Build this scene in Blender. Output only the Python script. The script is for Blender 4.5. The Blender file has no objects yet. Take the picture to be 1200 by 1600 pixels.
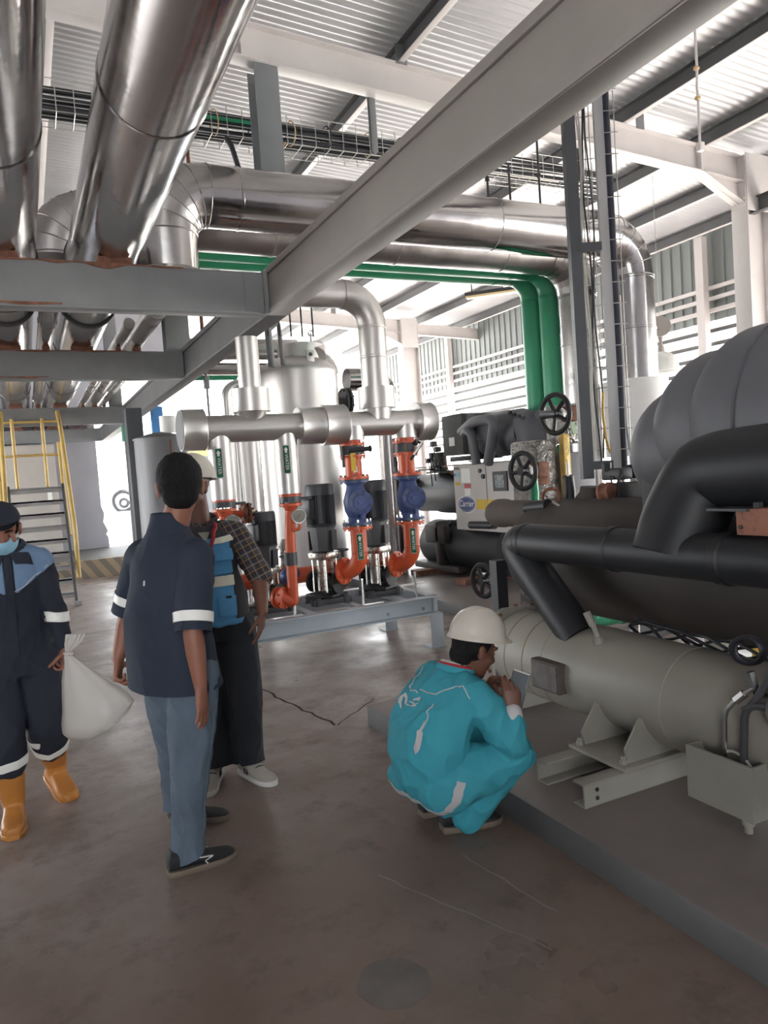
import bpy, bmesh, math, random
from mathutils import Vector, Matrix, noise
V = Vector
PI = math.pi
S = bpy.context.scene
COL = S.collection
random.seed(7)

# ------------------------------------------------------------------ camera
YAW, PITCH, ROLL = math.radians(25.8), math.radians(-3.0), math.radians(4.0)
def make_camera():
    f = V((math.sin(YAW)*math.cos(PITCH), math.cos(YAW)*math.cos(PITCH), math.sin(PITCH)))
    r0 = V((math.cos(YAW), -math.sin(YAW), 0)); u0 = r0.cross(f)
    r = math.cos(ROLL)*r0 - math.sin(ROLL)*u0
    u = math.sin(ROLL)*r0 + math.cos(ROLL)*u0
    cam = bpy.data.cameras.new('camera'); o = bpy.data.objects.new('camera', cam); COL.objects.link(o)
    m = Matrix((r, u, -f)).transposed().to_4x4(); m.translation = V((0, 0, 1.55))
    o.matrix_world = m
    cam.sensor_fit = 'VERTICAL'; cam.sensor_height = 32.0; cam.lens = 23.0
    cam.clip_start = 0.05; cam.clip_end = 300
    S.camera = o
make_camera()

# ------------------------------------------------------------------ light
SKY_STRENGTH = 3.0
SUN_STRENGTH = 14.0
EXPOSURE = 1.55
w = bpy.data.worlds.new('sky'); S.world = w; w.use_nodes = True
bg = w.node_tree.nodes['Background']
bg.inputs[0].default_value = (0.93, 0.97, 1.0, 1); bg.inputs[1].default_value = SKY_STRENGTH
sun = bpy.data.lights.new('sun', 'SUN'); sun.energy = SUN_STRENGTH; sun.angle = math.radians(6); sun.color = (1, .97, .92)
so = bpy.data.objects.new('sun', sun); COL.objects.link(so)
so.rotation_euler = V((-0.42, -0.10, -1.0)).to_track_quat('-Z', 'Y').to_euler()
so.location = (14, 6, 14)
S.view_settings.view_transform = 'Standard'; S.view_settings.look = 'None'
S.view_settings.exposure = EXPOSURE; S.view_settings.gamma = 1; S.view_settings.use_curve_mapping = False
S.cycles.max_bounces = 8; S.cycles.diffuse_bounces = 5; S.cycles.glossy_bounces = 4
S.cycles.use_denoising = True
S.cycles.sample_clamp_indirect = 6.0

# ------------------------------------------------------------------ materials
def M(name, col, rough=.5, metal=0., var=.0, vscale=3., dirt=None, bump=0., bscale=40., stretch=None, rvar=0., spec=.5, trans=0., bdist=.01):
    m = bpy.data.materials.new(name); m.use_nodes = True
    nt = m.node_tree; N = nt.nodes; L = nt.links; b = N['Principled BSDF']
    b.inputs['Roughness'].default_value = rough; b.inputs['Metallic'].default_value = metal
    b.inputs['Specular IOR Level'].default_value = spec
    if trans: b.inputs['Transmission Weight'].default_value = trans
    c4 = (*col, 1); b.inputs['Base Color'].default_value = c4
    if not (var or dirt or bump or rvar): return m
    tc = N.new('ShaderNodeTexCoord'); mp = N.new('ShaderNodeMapping'); L.new(tc.outputs['Object'], mp.inputs[0])
    if stretch: mp.inputs['Scale'].default_value = stretch
    def noi(sc, det=4., rgh=.55, src=mp):
        n = N.new('ShaderNodeTexNoise'); n.inputs['Scale'].default_value = sc; n.inputs['Detail'].default_value = det
        n.inputs['Roughness'].default_value = rgh; L.new(src.outputs[0], n.inputs['Vector']); return n
    cur = None
    if var or rvar:
        n1 = noi(vscale)
        rp = N.new('ShaderNodeValToRGB'); L.new(n1.outputs[0], rp.inputs[0])
        rp.color_ramp.elements[0].position = .3; rp.color_ramp.elements[1].position = .7
        rp.color_ramp.elements[0].color = (*[max(0, x*(1-var)) for x in col], 1)
        rp.color_ramp.elements[1].color = (*[min(1, x*(1+var)) for x in col], 1)
        cur = rp.outputs[0]; L.new(cur, b.inputs['Base Color'])
        if rvar:
            mr = N.new('ShaderNodeMapRange'); L.new(n1.outputs[0], mr.inputs[0])
            mr.inputs[1].default_value = .3; mr.inputs[2].default_value = .7
            mr.inputs[3].default_value = max(.02, rough-rvar); mr.inputs[4].default_value = min(1, rough+rvar)
            L.new(mr.outputs[0], b.inputs['Roughness'])
    if dirt:
        dc, amt, sc = dirt
        n2 = noi(sc, 8., .7); r2 = N.new('ShaderNodeValToRGB'); L.new(n2.outputs[0], r2.inputs[0])
        r2.color_ramp.elements[0].position = .72 - .35*amt; r2.color_ramp.elements[1].position = .86 - .35*amt
        mx = N.new('ShaderNodeMix'); mx.data_type = 'RGBA'
        L.new(r2.outputs[0], mx.inputs[0])
        if cur: L.new(cur, mx.inputs[6])
        else: mx.inputs[6].default_value = c4
        mx.inputs[7].default_value = (*dc, 1)
        L.new(mx.outputs[2], b.inputs['Base Color'])
    if bump:
        n3 = noi(bscale, 3.); bp = N.new('ShaderNodeBump'); bp.inputs['Strength'].default_value = bump
        bp.inputs['Distance'].default_value = bdist
        L.new(n3.outputs[0], bp.inputs['Height']); L.new(bp.outputs[0], b.inputs['Normal'])
    return m

RUST = (.13, .055, .03)
MT = dict(
 rack=M('rack grey paint', (.20, .205, .215), .55, var=.12, vscale=2, dirt=(RUST, .16, 5), bump=.08, bscale=60),
 beam=M('main beam grey paint', (.27, .25, .235), .5, var=.08, vscale=2, dirt=((.2, .11, .08), .12, 4), bump=.06, bscale=50),
 white_steel=M('white steel paint', (.66, .62, .61), .5, var=.06, vscale=2, dirt=((.18, .10, .08), .16, 9), bump=.05),
 purlin=M('purlin grey with painted shade', (.115, .115, .12), .5, var=.1),
 roof=M('ribbed roof sheet', (.55, .55, .57), .42, metal=.25, var=.08, vscale=1.2, bump=.05, bscale=90),
 clad=M('polished pipe cladding', (.50, .48, .47), .17, metal=1, var=.10, vscale=2.2, rvar=.10, bump=.10, bscale=4, bdist=.03, stretch=(1, 1, 1)),
 clad_old=M('dull pipe cladding', (.45, .43, .42), .32, metal=1, var=.22, vscale=3, rvar=.1, bump=.12, bscale=6, bdist=.03),
 alu=M('brushed header cladding', (.70, .68, .66), .42, metal=1, var=.05, vscale=6, rvar=.06, stretch=(.3, 6, 6)),
 alu_v=M('brushed upright cladding', (.60, .58, .56), .42, metal=1, var=.06, vscale=6, rvar=.06, stretch=(9, 9, .3)),
 tank=M('stainless tank shell', (.60, .58, .57), .42, metal=1, var=.06, vscale=4, stretch=(6, 6, .4), rvar=.05),
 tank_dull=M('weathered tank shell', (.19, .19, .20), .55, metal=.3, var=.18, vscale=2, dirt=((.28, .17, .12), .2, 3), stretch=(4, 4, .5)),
 green=M('green pipe paint', (.035, .31, .16), .4, var=.05),
 orange=M('orange pipe paint', (.62, .10, .035), .38, var=.10, vscale=6),
 blue=M('blue valve paint', (.055, .085, .22), .42, var=.12, vscale=10),
 dkgrey=M('dark grey valve flange', (.06, .065, .075), .45, var=.1),
 motor=M('charcoal motor paint', (.055, .058, .066), .45, var=.1),
 pump_metal=M('pump stainless', (.58, .55, .50), .28, metal=1, var=.12, vscale=12, rvar=.08),
 cast=M('black cast iron', (.02, .02, .022), .5, var=.2),
 hang=M('mid grey hanger paint', (.22, .23, .245), .5, var=.08, dirt=(RUST, .08, 8)),
 skid=M('pale blue grey skid paint', (.43, .475, .515), .5, var=.08, vscale=3, dirt=(RUST, .10, 8)),
 black=M('black insulation', (.011, .012, .015), .52, var=.2, vscale=3, bump=.1, bscale=12),
 black_blue=M('black wrap insulation', (.095, .096, .108), .55, var=.10, vscale=2, bump=.12, bscale=5, bdist=.02),
 evap=M('dusty black insulation', (.034, .028, .025), .65, var=.18, vscale=2.5, dirt=((.08, .058, .048), .22, 4), bump=.15, bscale=14),
 evap_grey=M('grey insulation wrap', (.085, .085, .083), .7, var=.15, bump=.15, bscale=10),
 brown=M('brown insulation cap', (.085, .068, .058), .75, var=.15, bump=.2, bscale=18),
 cream=M('cream machine paint', (.27, .25, .215), .5, var=.10, vscale=2, dirt=((.13, .115, .10), .25, 3), bump=.05),
 cream_lt=M('cream steel paint', (.27, .255, .22), .5, var=.08, vscale=4, dirt=((.2, .12, .08), .1, 9)),
 panel=M('pale panel paint', (.47, .44, .42), .45, var=.05),
 rust=M('rusty steel', (.20, .085, .055), .8, var=.4, vscale=14, bump=.3),
 rusty_box=M('flaking orange paint', (.27, .115, .075), .7, var=.2, dirt=((.06, .03, .025), .5, 22), bump=.3),
 copper=M('copper tube', (.42, .24, .16), .35, metal=1, var=.2, vscale=20),
 steel=M('bright steel', (.65, .64, .62), .25, metal=1, var=.08, vscale=12),
 galv=M('galvanised wire', (.55, .54, .52), .4, metal=.7, var=.1),
 dark_steel=M('dark steel', (.05, .05, .055), .5, var=.15),
 dark_post=M('dark grey post paint', (.075, .08, .09), .45, var=.1),
 light_post=M('light grey post paint', (.46, .46, .46), .45, var=.05),
 cable=M('black cable', (.018, .019, .026), .5),
 cable_w=M('white cable', (.6, .58, .54), .5),
 cable_y=M('yellow cable', (.6, .36, .06), .5),
 cable_b=M('blue black cable', (.022, .025, .042), .5),
 tie=M('cable tie', (.55, .40, .22), .6),
 yellow=M('yellow rail paint', (.56, .38, .12), .45, var=.12, vscale=6),
 stair=M('grey stair steel', (.28, .27, .27), .5, var=.12, vscale=6),
 wallgrey=M('grey plaster', (.36, .36, .40), .85, var=.06, vscale=1.5, bump=.05),
 wallbeige=M('beige panel paint', (.42, .39, .36), .6, var=.05),
 white=M('white paint', (.78, .78, .76), .45, var=.04),
 slat=M('white louvre sheet', (.82, .82, .80), .5, var=.03),
 plaster_lt=M('outdoor pale concrete', (.72, .70, .66), .9, var=.08, vscale=.5),
 wallsheet=M('grey green wall sheet', (.42, .46, .45), .5, var=.06),
 foil=M('crumpled foil', (.20, .19, .18), .28, metal=1, var=.3, vscale=10, bump=.9, bscale=22, bdist=.03),
 gold=M('yellow insulation strip', (.75, .52, .14), .35, var=.25, vscale=12, bump=.7, bscale=25, bdist=.02),
 skin=M('skin', (.28, .115, .075), .5, var=.08, vscale=14, bump=.08, bscale=120, bdist=.002),
 skin_dk=M('deeper skin', (.155, .065, .042), .5, var=.08, vscale=14, bump=.08, bscale=120, bdist=.002),
 hair=M('black hair', (.009, .008, .009), .75, var=.4, vscale=70, bump=.8, bscale=170, bdist=.006, spec=.25),
 navy=M('navy cloth', (.017, .026, .048), .8, var=.12, vscale=4, bump=.12, bscale=300, bdist=.001),
 navy2=M('dark navy coverall cloth', (.017, .021, .036), .85, var=.15, vscale=4, bump=.12, bscale=300, bdist=.001),
 jeans=M('faded denim', (.095, .130, .172), .85, var=.16, vscale=5, bump=.2, bscale=350, bdist=.001),
 trouser=M('black trouser cloth', (.010, .013, .019), .8, var=.2, vscale=5),
 teal=M('teal coverall cloth', (.040, .31, .385), .8, var=.08, vscale=4, bump=.1, bscale=300, bdist=.001),
 vest=M('blue vest cloth', (.085, .29, .52), .75, var=.08, vscale=5, bump=.1, bscale=250, bdist=.001),
 vest_dk=M('charcoal vest trim', (.035, .033, .036), .8, var=.1),
 yoke=M('pale blue yoke cloth', (.15, .24, .38), .8, var=.05, vscale=6),
 reflect=M('silver reflective tape', (.88, .88, .84), .32, var=.03),
 reflect_y=M('cream reflective tape', (.76, .74, .60), .45, var=.03),
 grey_tape=M('pale grey tape', (.50, .49, .50), .6, var=.05),
 helmet=M('off white helmet shell', (.60, .56, .49), .28, var=.03, vscale=5),
 red=M('red lanyard', (.42, .02, .035), .6),
 tee=M('grey tee shirt', (.34, .33, .28), .85),
 shoe_blk=M('black shoe mesh', (.012, .013, .016), .7, var=.3, vscale=60, bump=.2, bscale=200, bdist=.001),
 shoe_gry=M('grey suede shoe', (.36, .33, .29), .8, var=.1, vscale=10),
 sole=M('tan shoe sole', (.16, .125, .095), .7),
 sole_w=M('white shoe sole', (.62, .60, .57), .6),
 boot=M('orange rubber boot', (.52, .21, .045), .42, var=.16, vscale=4, dirt=((.36, .20, .10), .2, 6)),
 mask=M('pale blue face mask', (.30, .55, .72), .8),
 bag_w=M('bag contents white', (.62, .58, .54), .8, var=.06),
 phone=M('phone body', (.03, .033, .04), .25),
 phone_lt=M('phone edge', (.45, .47, .48), .25, metal=.6),
 lamp_gr=M('lamp housing', (.40, .36, .34), .5),
 sticker_g=M('green sticker', (.01, .20, .09), .5),
 sticker_w=M('white print', (.8, .8, .78), .5),
 sticker_y=M('yellow sticker', (.62, .42, .05), .5),
 sticker_r=M('red sticker', (.5, .12, .12), .5),
 logo_blue=M('oval badge blue', (.022, .045, .16), .4),
 screen=M('control screen', (.25, .27, .28), .2, var=.5, vscale=30),
 tarp=M('blue tarpaulin', (.06, .22, .52), .6),
 pale_yellow=M('pale yellow steel', (.78, .70, .36), .5),
)

# ------------------------------------------------------------------ geometry collector
class G:
    def __init__(s): s.bm = bmesh.new()
    def _new(s, n0): return [v for v in s.bm.verts][n0:]
    def box(s, c, size, rot=None, bev=0.):
        r = bmesh.ops.create_cube(s.bm, size=1)
        m = Matrix.Diagonal((*size, 1))
        if bev:
            bmesh.ops.transform(s.bm, matrix=m, verts=r['verts'])
            es = list({e for v in r['verts'] for e in v.link_edges})
            rr = bmesh.ops.bevel(s.bm, geom=es, offset=bev, segments=2, affect='EDGES', profile=.5)
            vs = list({v for f in rr['faces'] for v in f.verts} | {v for v in r['verts'] if v.is_valid})
            m = Matrix.Identity(4)
        else: vs = r['verts']
        if rot is not None: m = (rot.to_4x4() if len(rot) == 3 else rot) @ m
        m = Matrix.Translation(V(c)) @ m
        bmesh.ops.transform(s.bm, matrix=m, verts=vs)
        return s
    def bx(s, x0, x1, y0, y1, z0, z1, bev=0.):
        return s.box(((x0+x1)/2, (y0+y1)/2, (z0+z1)/2), (x1-x0, y1-y0, z1-z0), bev=bev)
    def rings(s, rs, cap=True, closed=False):
        prev = None; first = None; bm = s.bm
        R_ = []
        for ring in rs: R_.append([bm.verts.new(p) for p in ring])
        n = len(R_[0])
        pairs = list(zip(R_, R_[1:])) + ([(R_[-1], R_[0])] if closed else [])
        for a, b in pairs:
            for i in range(n):
                j = (i+1) % n
                bm.faces.new((a[i], a[j], b[j], b[i]))
        if cap and not closed:
            bm.faces.new(R_[0][::-1]); bm.faces.new(R_[-1])
        return s
    @staticmethod
    def frame(d):
        d = V(d).normalized()
        a = V((0, 0, 1)) if abs(d.z) < .9 else V((1, 0, 0))
        u = d.cross(a).normalized(); return u, d.cross(u).normalized()
    def cyl(s, p0, p1, r, r2=None, n=24, cap=True):
        p0, p1 = V(p0), V(p1); r2 = r if r2 is None else r2; u, v = G.frame(p1-p0)
        ring = lambda c, q: [c + u*(q*math.cos(2*PI*i/n)) - v*(q*math.sin(2*PI*i/n)) for i in range(n)]
        return s.rings([ring(p0, r), ring(p1, r2)], cap)
    def lathe(s, p0, d, prof, n=24, cap=True):
        p0 = V(p0); d = V(d).normalized(); u, v = G.frame(d)
        return s.rings([[p0 + d*h + u*(q*math.cos(2*PI*i/n)) - v*(q*math.sin(2*PI*i/n)) for i in range(n)] for h, q in prof], cap)
    def pipe(s, p0, p1, ro, ri, n=24):
        p0, p1 = V(p0), V(p1); L_ = (p1-p0).length
        u, v = G.frame(p1-p0); d = (p1-p0).normalized()
        rs = [[p0 + d*h + u*(q*math.cos(2*PI*i/n)) - v*(q*math.sin(2*PI*i/n)) for i in range(n)] for h, q in ((0, ri), (0, ro), (L_, ro), (L_, ri))]
        return s.rings(rs, closed=True)
    def tube(s, pts, r, n=10, bend=0., seg=6, cap=True, closed=False):
        pts = [V(p) for p in pts]
        if bend and len(pts) > 2:
            out = [pts[0]]
            for a, b, c in zip(pts, pts[1:], pts[2:]):
                d0 = (a-b); d1 = (c-b); q = min(bend, d0.length*.49, d1.length*.49)
                s0 = b + d0.normalized()*q; s1 = b + d1.normalized()*q
                for k in range(seg+1):
                    t = k/seg; out.append((1-t)**2*s0 + 2*t*(1-t)*b + t*t*s1)
            out.append(pts[-1]); pts = out
        rr = r if isinstance(r, (list, tuple)) else [r]*len(pts)
        u = None; rs = []
        for i, p in enumerate(pts):
            if closed: t = pts[(i+1) % len(pts)] - pts[i-1]
            else: t = pts[min(i+1, len(pts)-1)] - pts[max(i-1, 0)]
            t.normalize()
            if u is None: u, _ = G.frame(t)
            else:
                u = u - t*u.dot(t)
                u = u.normalized() if u.length > 1e-6 else G.frame(t)[0]
            v = t.cross(u)
            rs.append([p + u*(rr[i]*math.cos(2*PI*k/n)) + v*(rr[i]*math.sin(2*PI*k/n)) for k in range(n)])
        return s.rings(rs, cap, closed)
    def elbow(s, p, d0, d1, R, r, n=24, seg=8, facet=False):
        """elbow with corner p: comes in along d0 and leaves along d1"""
        d0, d1 = V(d0).normalized(), V(d1).normalized(); p = V(p)
        ang = d0.angle(d1); q = R*math.tan(ang/2)
        s0 = p - d0*q; ctr = s0 + (d1 - d0*d1.dot(d0)).normalized()*R
        ax = d0.cross(d1).normalized(); a0 = s0-ctr
        rs = []
        for k in range(seg+1):
            m = Matrix.Rotation(ang*k/seg, 3, ax); c = ctr + m @ a0; t = m @ d0; u = ax; v = t.cross(u)
            rs.append([c + u*(r*math.cos(2*PI*i/n)) + v*(r*math.sin(2*PI*i/n)) for i in range(n)])
        s.rings(rs); return s
    def torus(s, c, ax, R, r, n=28, m=8):
        u, v = G.frame(ax); c = V(c)
        return s.tube([c + u*(R*math.cos(2*PI*k/n)) + v*(R*math.sin(2*PI*k/n)) for k in range(n)], r, n=m, closed=True)
    def ball(s, c, r, sc=(1, 1, 1), rot=None, seg=20):
        q = bmesh.ops.create_uvsphere(s.bm, u_segments=seg, v_segments=max(8, seg*2//3), radius=r)
        m = Matrix.Diagonal((*sc, 1))
        if rot is not None: m = rot.to_4x4() @ m
        bmesh.ops.transform(s.bm, matrix=Matrix.Translation(V(c)) @ m, verts=q['verts']); return s
    def prism(s, poly, ext):
        ext = V(ext); a = [s.bm.verts.new(V(p)) for p in poly]; b = [s.bm.verts.new(V(p)+ext) for p in poly]
        s.bm.faces.new(a[::-1]); s.bm.faces.new(b); n = len(a)
        for i in range(n): s.bm.faces.new((a[i], a[(i+1) % n], b[(i+1) % n], b[i]))
        return s
    def bolt(s, c, d, r=.009, h=.008): return s.cyl(c, V(c)+V(d).normalized()*h, r, n=6)
    def bolts(s, c, ax, R, k, r=.009, h=.01, ph=0.):
        u, v = G.frame(ax); c = V(c); ax = V(ax).normalized()
        for i in range(k):
            a = 2*PI*(i+.5)/k + ph; q = c + u*(R*math.cos(a)) + v*(R*math.sin(a)); s.bolt(q, ax, r, h)
        return s
    def ibeam(s, p0, p1, w, h, tf=.014, tw=.010, up=(0, 0, 1), kind='I'):
        p0, p1 = V(p0), V(p1); d = (p1-p0).normalized(); up = V(up)
        side = d.cross(up).normalized(); up = side.cross(d).normalized(); L_ = (p1-p0).length
        rot = Matrix((side, d, up)).transposed(); c = (p0+p1)/2
        s.box(c + up*(h/2-tf/2), (w, L_, tf), rot, .002); s.box(c - up*(h/2-tf/2), (w, L_, tf), rot, .002)
        off = 0 if kind == 'I' else (w/2-tw/2)*(1 if kind == 'C' else -1)
        s.box(c + side*off, (tw, L_, h-2*tf), rot); return s
    def disp(s, amp, sc, seed=0.):
        for v in s.bm.verts:
            v.co += noise.noise_vector(v.co*sc + V((seed, seed*1.7, 0)))*amp
        return s

def world_origin(o):
    while o.parent: o = o.parent
    return V(o.location)
def tag(o, label=None, cat=None, group=None, kind=None):
    if label: o['label'] = label
    if cat: o['category'] = cat
    if group: o['group'] = group
    if kind: o['kind'] = kind
    return o
def E(name, loc, label, cat, group=None, kind=None):
    o = bpy.data.objects.new(name, None); COL.objects.link(o); o.location = V(loc); o.empty_display_size = .1
    return tag(o, label, cat, group, kind)
def obj(name, g, mat, parent=None, label=None, smooth=35., org=None, cat=None, group=None, kind=None, mats=None):
    bm = g.bm if isinstance(g, G) else g
    bmesh.ops.recalc_face_normals(bm, faces=bm.faces)
    if parent: base = world_origin(parent)
    elif org is not None: base = V(org)
    else:
        xs = [v.co for v in bm.verts]
        base = V(((min(p.x for p in xs)+max(p.x for p in xs))/2, (min(p.y for p in xs)+max(p.y for p in xs))/2, min(p.z for p in xs)))
    bmesh.ops.translate(bm, verts=bm.verts, vec=-base)
    me = bpy.data.meshes.new(name); bm.to_mesh(me); bm.free()
    for m in (mats or [mat]): me.materials.append(MT[m] if isinstance(m, str) else m)
    if smooth:
        me.polygons.foreach_set('use_smooth', [True]*len(me.polygons))
        me.set_sharp_from_angle(angle=math.radians(smooth))
    o = bpy.data.objects.new(name, me); COL.objects.link(o)
    if parent: o.parent = parent
    else: o.location = base
    return tag(o, label, cat, group, kind)
def dup(root, loc, label=None, group=None, rz=None):
    r = root.copy(); COL.objects.link(r); r.location = V(loc)
    if rz is not None: r.rotation_euler = (0, 0, rz)
    if label: r['label'] = label
    if group: r['group'] = group
    for ch in list(root.children):
        c = ch.copy(); COL.objects.link(c); c.parent = r
        for g2 in list(ch.children):
            d = g2.copy(); COL.objects.link(d); d.parent = c
    return r
def text(name, s, size, mat, parent, m4, ext=.0006, shear=0.):
    cu = bpy.data.curves.new(name, 'FONT'); cu.body = s; cu.size = size; cu.align_x = 'CENTER'; cu.align_y = 'CENTER'; cu.extrude = ext
    cu.materials.append(MT[mat])
    cu.shear = shear; t = bpy.data.objects.new('tmp', cu); COL.objects.link(t)
    dg = bpy.context.evaluated_depsgraph_get(); dg.update(); me = bpy.data.meshes.new_from_object(t.evaluated_get(dg)); bpy.data.objects.remove(t)
    me.transform(Matrix.Translation(-world_origin(parent)) @ m4)
    o = bpy.data.objects.new(name, me); COL.objects.link(o); o.parent = parent
    return o
def axes(c, right, up):
    right, up = V(right).normalized(), V(up).normalized(); n = right.cross(up)
    m = Matrix((right, up, n)).transposed().to_4x4(); m.translation = V(c); return m
# ------------------------------------------------------------------ floor and shell
def floor_mat():
    m = bpy.data.materials.new('stained concrete floor'); m.use_nodes = True
    nt = m.node_tree; N = nt.nodes; L = nt.links; b = N['Principled BSDF']
    tc = N.new('ShaderNodeTexCoord'); geo = N.new('ShaderNodeNewGeometry')
    def noi(sc, det=5, rg=.6, stretch=None):
        n = N.new('ShaderNodeTexNoise'); n.inputs['Scale'].default_value = sc; n.inputs['Detail'].default_value = det; n.inputs['Roughness'].default_value = rg
        if stretch:
            mp = N.new('ShaderNodeMapping'); mp.inputs['Scale'].default_value = stretch; mp.inputs['Rotation'].default_value = (0, 0, .5)
            L.new(geo.outputs['Position'], mp.inputs[0]); L.new(mp.outputs[0], n.inputs['Vector'])
        else: L.new(geo.outputs['Position'], n.inputs['Vector'])
        return n
    def ramp(src, stops):
        r = N.new('ShaderNodeValToRGB'); L.new(src, r.inputs[0]); e = r.color_ramp.elements
        while len(e) < len(stops): e.new(.5)
        for k, (p, c) in enumerate(stops): e[k].position = p; e[k].color = (*c, 1)
        return r.outputs[0]
    def mix(f, a, c, mode='MIX'):
        x = N.new('ShaderNodeMix'); x.data_type = 'RGBA'; x.blend_type = mode
        if isinstance(f, float): x.inputs[0].default_value = f
        else: L.new(f, x.inputs[0])
        for s, q in ((6, a), (7, c)):
            if isinstance(q, tuple): x.inputs[s].default_value = (*q, 1)
            else: L.new(q, x.inputs[s])
        return x.outputs[2]
    c = ramp(noi(.55, 6).outputs[0], [(.30, (.20, .155, .138)), (.50, (.30, .25, .23)), (.72, (.40, .355, .335))])
    c = mix(ramp(noi(2.6, 8, .7).outputs[0], [(.44, (0, 0, 0)), (.60, (.85, .85, .85))]), c, (.20, .15, .125))
    c = mix(ramp(noi(1.1, 6, .6, (1, .12, 1)).outputs[0], [(.60, (0, 0, 0)), (.75, (.6, .6, .6))]), c, (.44, .40, .38))
    c = mix(ramp(noi(22, 6, .8).outputs[0], [(.66, (0, 0, 0)), (.74, (.8, .8, .8))]), c, (.35, .32, .295))
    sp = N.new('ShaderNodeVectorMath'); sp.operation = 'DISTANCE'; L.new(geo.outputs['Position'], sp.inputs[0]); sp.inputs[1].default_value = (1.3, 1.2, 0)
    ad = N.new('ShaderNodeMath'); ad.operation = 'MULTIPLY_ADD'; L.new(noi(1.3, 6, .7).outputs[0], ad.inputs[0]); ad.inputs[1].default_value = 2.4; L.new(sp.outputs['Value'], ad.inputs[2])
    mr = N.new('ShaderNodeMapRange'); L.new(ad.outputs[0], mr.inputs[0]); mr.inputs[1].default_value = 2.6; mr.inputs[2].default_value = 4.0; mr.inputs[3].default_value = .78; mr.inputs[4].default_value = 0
    c = mix(mr.outputs[0], c, (.150, .100, .074))  # brown stain near the camera, darkened to stand in for dimmer foreground light
    c = mix(ramp(noi(4.5, 8, .75).outputs[0], [(.52, (0, 0, 0)), (.66, (.55, .55, .55))]), c, (.085, .060, .046))
    c = mix(ramp(noi(1.7, 7, .7, (1, .3, 1)).outputs[0], [(.60, (0, 0, 0)), (.72, (.38, .38, .38))]), c, (.34, .30, .275))
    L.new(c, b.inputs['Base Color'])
    r = ramp(noi(.9, 5, .6).outputs[0], [(.35, (.26, .26, .26)), (.65, (.58, .58, .58))])
    L.new(r, b.inputs['Roughness'])
    bp = N.new('ShaderNodeBump'); bp.inputs['Strength'].default_value = .12; bp.inputs['Distance'].default_value = .01
    L.new(noi(9, 6, .7).outputs[0], bp.inputs['Height']); L.new(bp.outputs[0], b.inputs['Normal'])
    return m
MT['floor'] = floor_mat()
MT['plinth'] = M('plinth concrete', (.165, .138, .130), .42, var=.25, vscale=1.6, dirt=((.34, .30, .285), .18, 2.2), rvar=.15, bump=.15, bscale=12)
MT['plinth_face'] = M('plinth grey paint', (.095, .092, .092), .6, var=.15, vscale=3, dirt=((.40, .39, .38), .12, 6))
def translucent(name, col, amt):
    m = bpy.data.materials.new(name); m.use_nodes = True; nt = m.node_tree; N = nt.nodes; L = nt.links
    out = N['Material Output']; b = N['Principled BSDF']; b.inputs['Base Color'].default_value = (*col, 1); b.inputs['Roughness'].default_value = .5
    t = N.new('ShaderNodeBsdfTranslucent'); t.inputs[0].default_value = (*col, 1)
    x = N.new('ShaderNodeMixShader'); x.inputs[0].default_value = amt
    L.new(b.outputs[0], x.inputs[1]); L.new(t.outputs[0], x.inputs[2]); L.new(x.outputs[0], out.inputs[0]); return m
MT['slat_t'] = translucent('thin white louvre sheet', (.86, .86, .84), .16)
MT['sheet_t'] = M('grey green wall sheet', (.26, .28, .275), .6)
MT['shade_line'] = M('grey louvre lip', (.13, .13, .127), .7)

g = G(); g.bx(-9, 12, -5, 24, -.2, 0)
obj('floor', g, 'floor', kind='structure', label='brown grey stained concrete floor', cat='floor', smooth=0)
g = G(); g.bx(-60, 70, -50, 90, -.5, -.2)
obj('ground', g, 'plaster_lt', kind='structure', label='pale sunlit concrete yard outside the plant shed', cat='ground', smooth=0)
g = G(); g.bx(12, 26, -5, 40, -.2, -.02); obj('ground', g, 'plaster_lt', kind='structure', label='pale apron beyond the louvred wall', cat='ground', smooth=0)
def plinth(x0, x1, y0, y1, lab):
    g = G(); g.bx(x0, x1, y0, y1, -.01, .12, .012)
    o = obj('trim_%d' % (1 if x0 < 2 else 2), g, 'plinth', kind='structure', label=lab, cat='plinth', mats=['plinth', 'plinth_face'])
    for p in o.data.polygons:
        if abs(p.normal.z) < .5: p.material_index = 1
plinth(1.79, 3.86, -3, 4.15, 'low concrete plinth under the cream vessel in the foreground')
plinth(3.98, 8.4, 4.6, 12.5, 'low concrete plinth under the chiller with the pale control panel')
def strip(name, pts, w_, mat, lab, z=.0012, cat='mark'):
    g = G(); top = []; bot = []
    P_ = [V((x, y, 0)) for x, y in pts]
    for i, p in enumerate(P_):
        t = (P_[min(i+1, len(P_)-1)]-P_[max(i-1, 0)]).normalized(); nrm = V((-t.y, t.x, 0))*w_*(.6+.5*random.random())
        top.append(p+nrm); bot.append(p-nrm)
    va = [g.bm.verts.new(p+V((0, 0, z))) for p in top]; vb = [g.bm.verts.new(p+V((0, 0, z))) for p in bot]
    for i in range(len(va)-1): g.bm.faces.new((va[i], va[i+1], vb[i+1], vb[i]))
    return obj(name, g, mat, kind='structure', label=lab, cat=cat, smooth=0)
MT['crack'] = M('floor crack', (.035, .03, .028), .9)
MT['scratch'] = M('floor scratch', (.29, .27, .25), .7)
MT['patch'] = M('grey floor patch', (.135, .118, .106), .6, var=.2, vscale=6)
def wob(a, b, k, am):
    return [(a[0]+(b[0]-a[0])*t/k+random.uniform(-am, am), a[1]+(b[1]-a[1])*t/k+random.uniform(-am, am)) for t in range(k+1)]
strip('floor_crack', wob((1.35, 6.1), (1.62, 4.25), 22, .018), .010, 'crack', 'dark crack in the floor in front of the pump skid')
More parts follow.
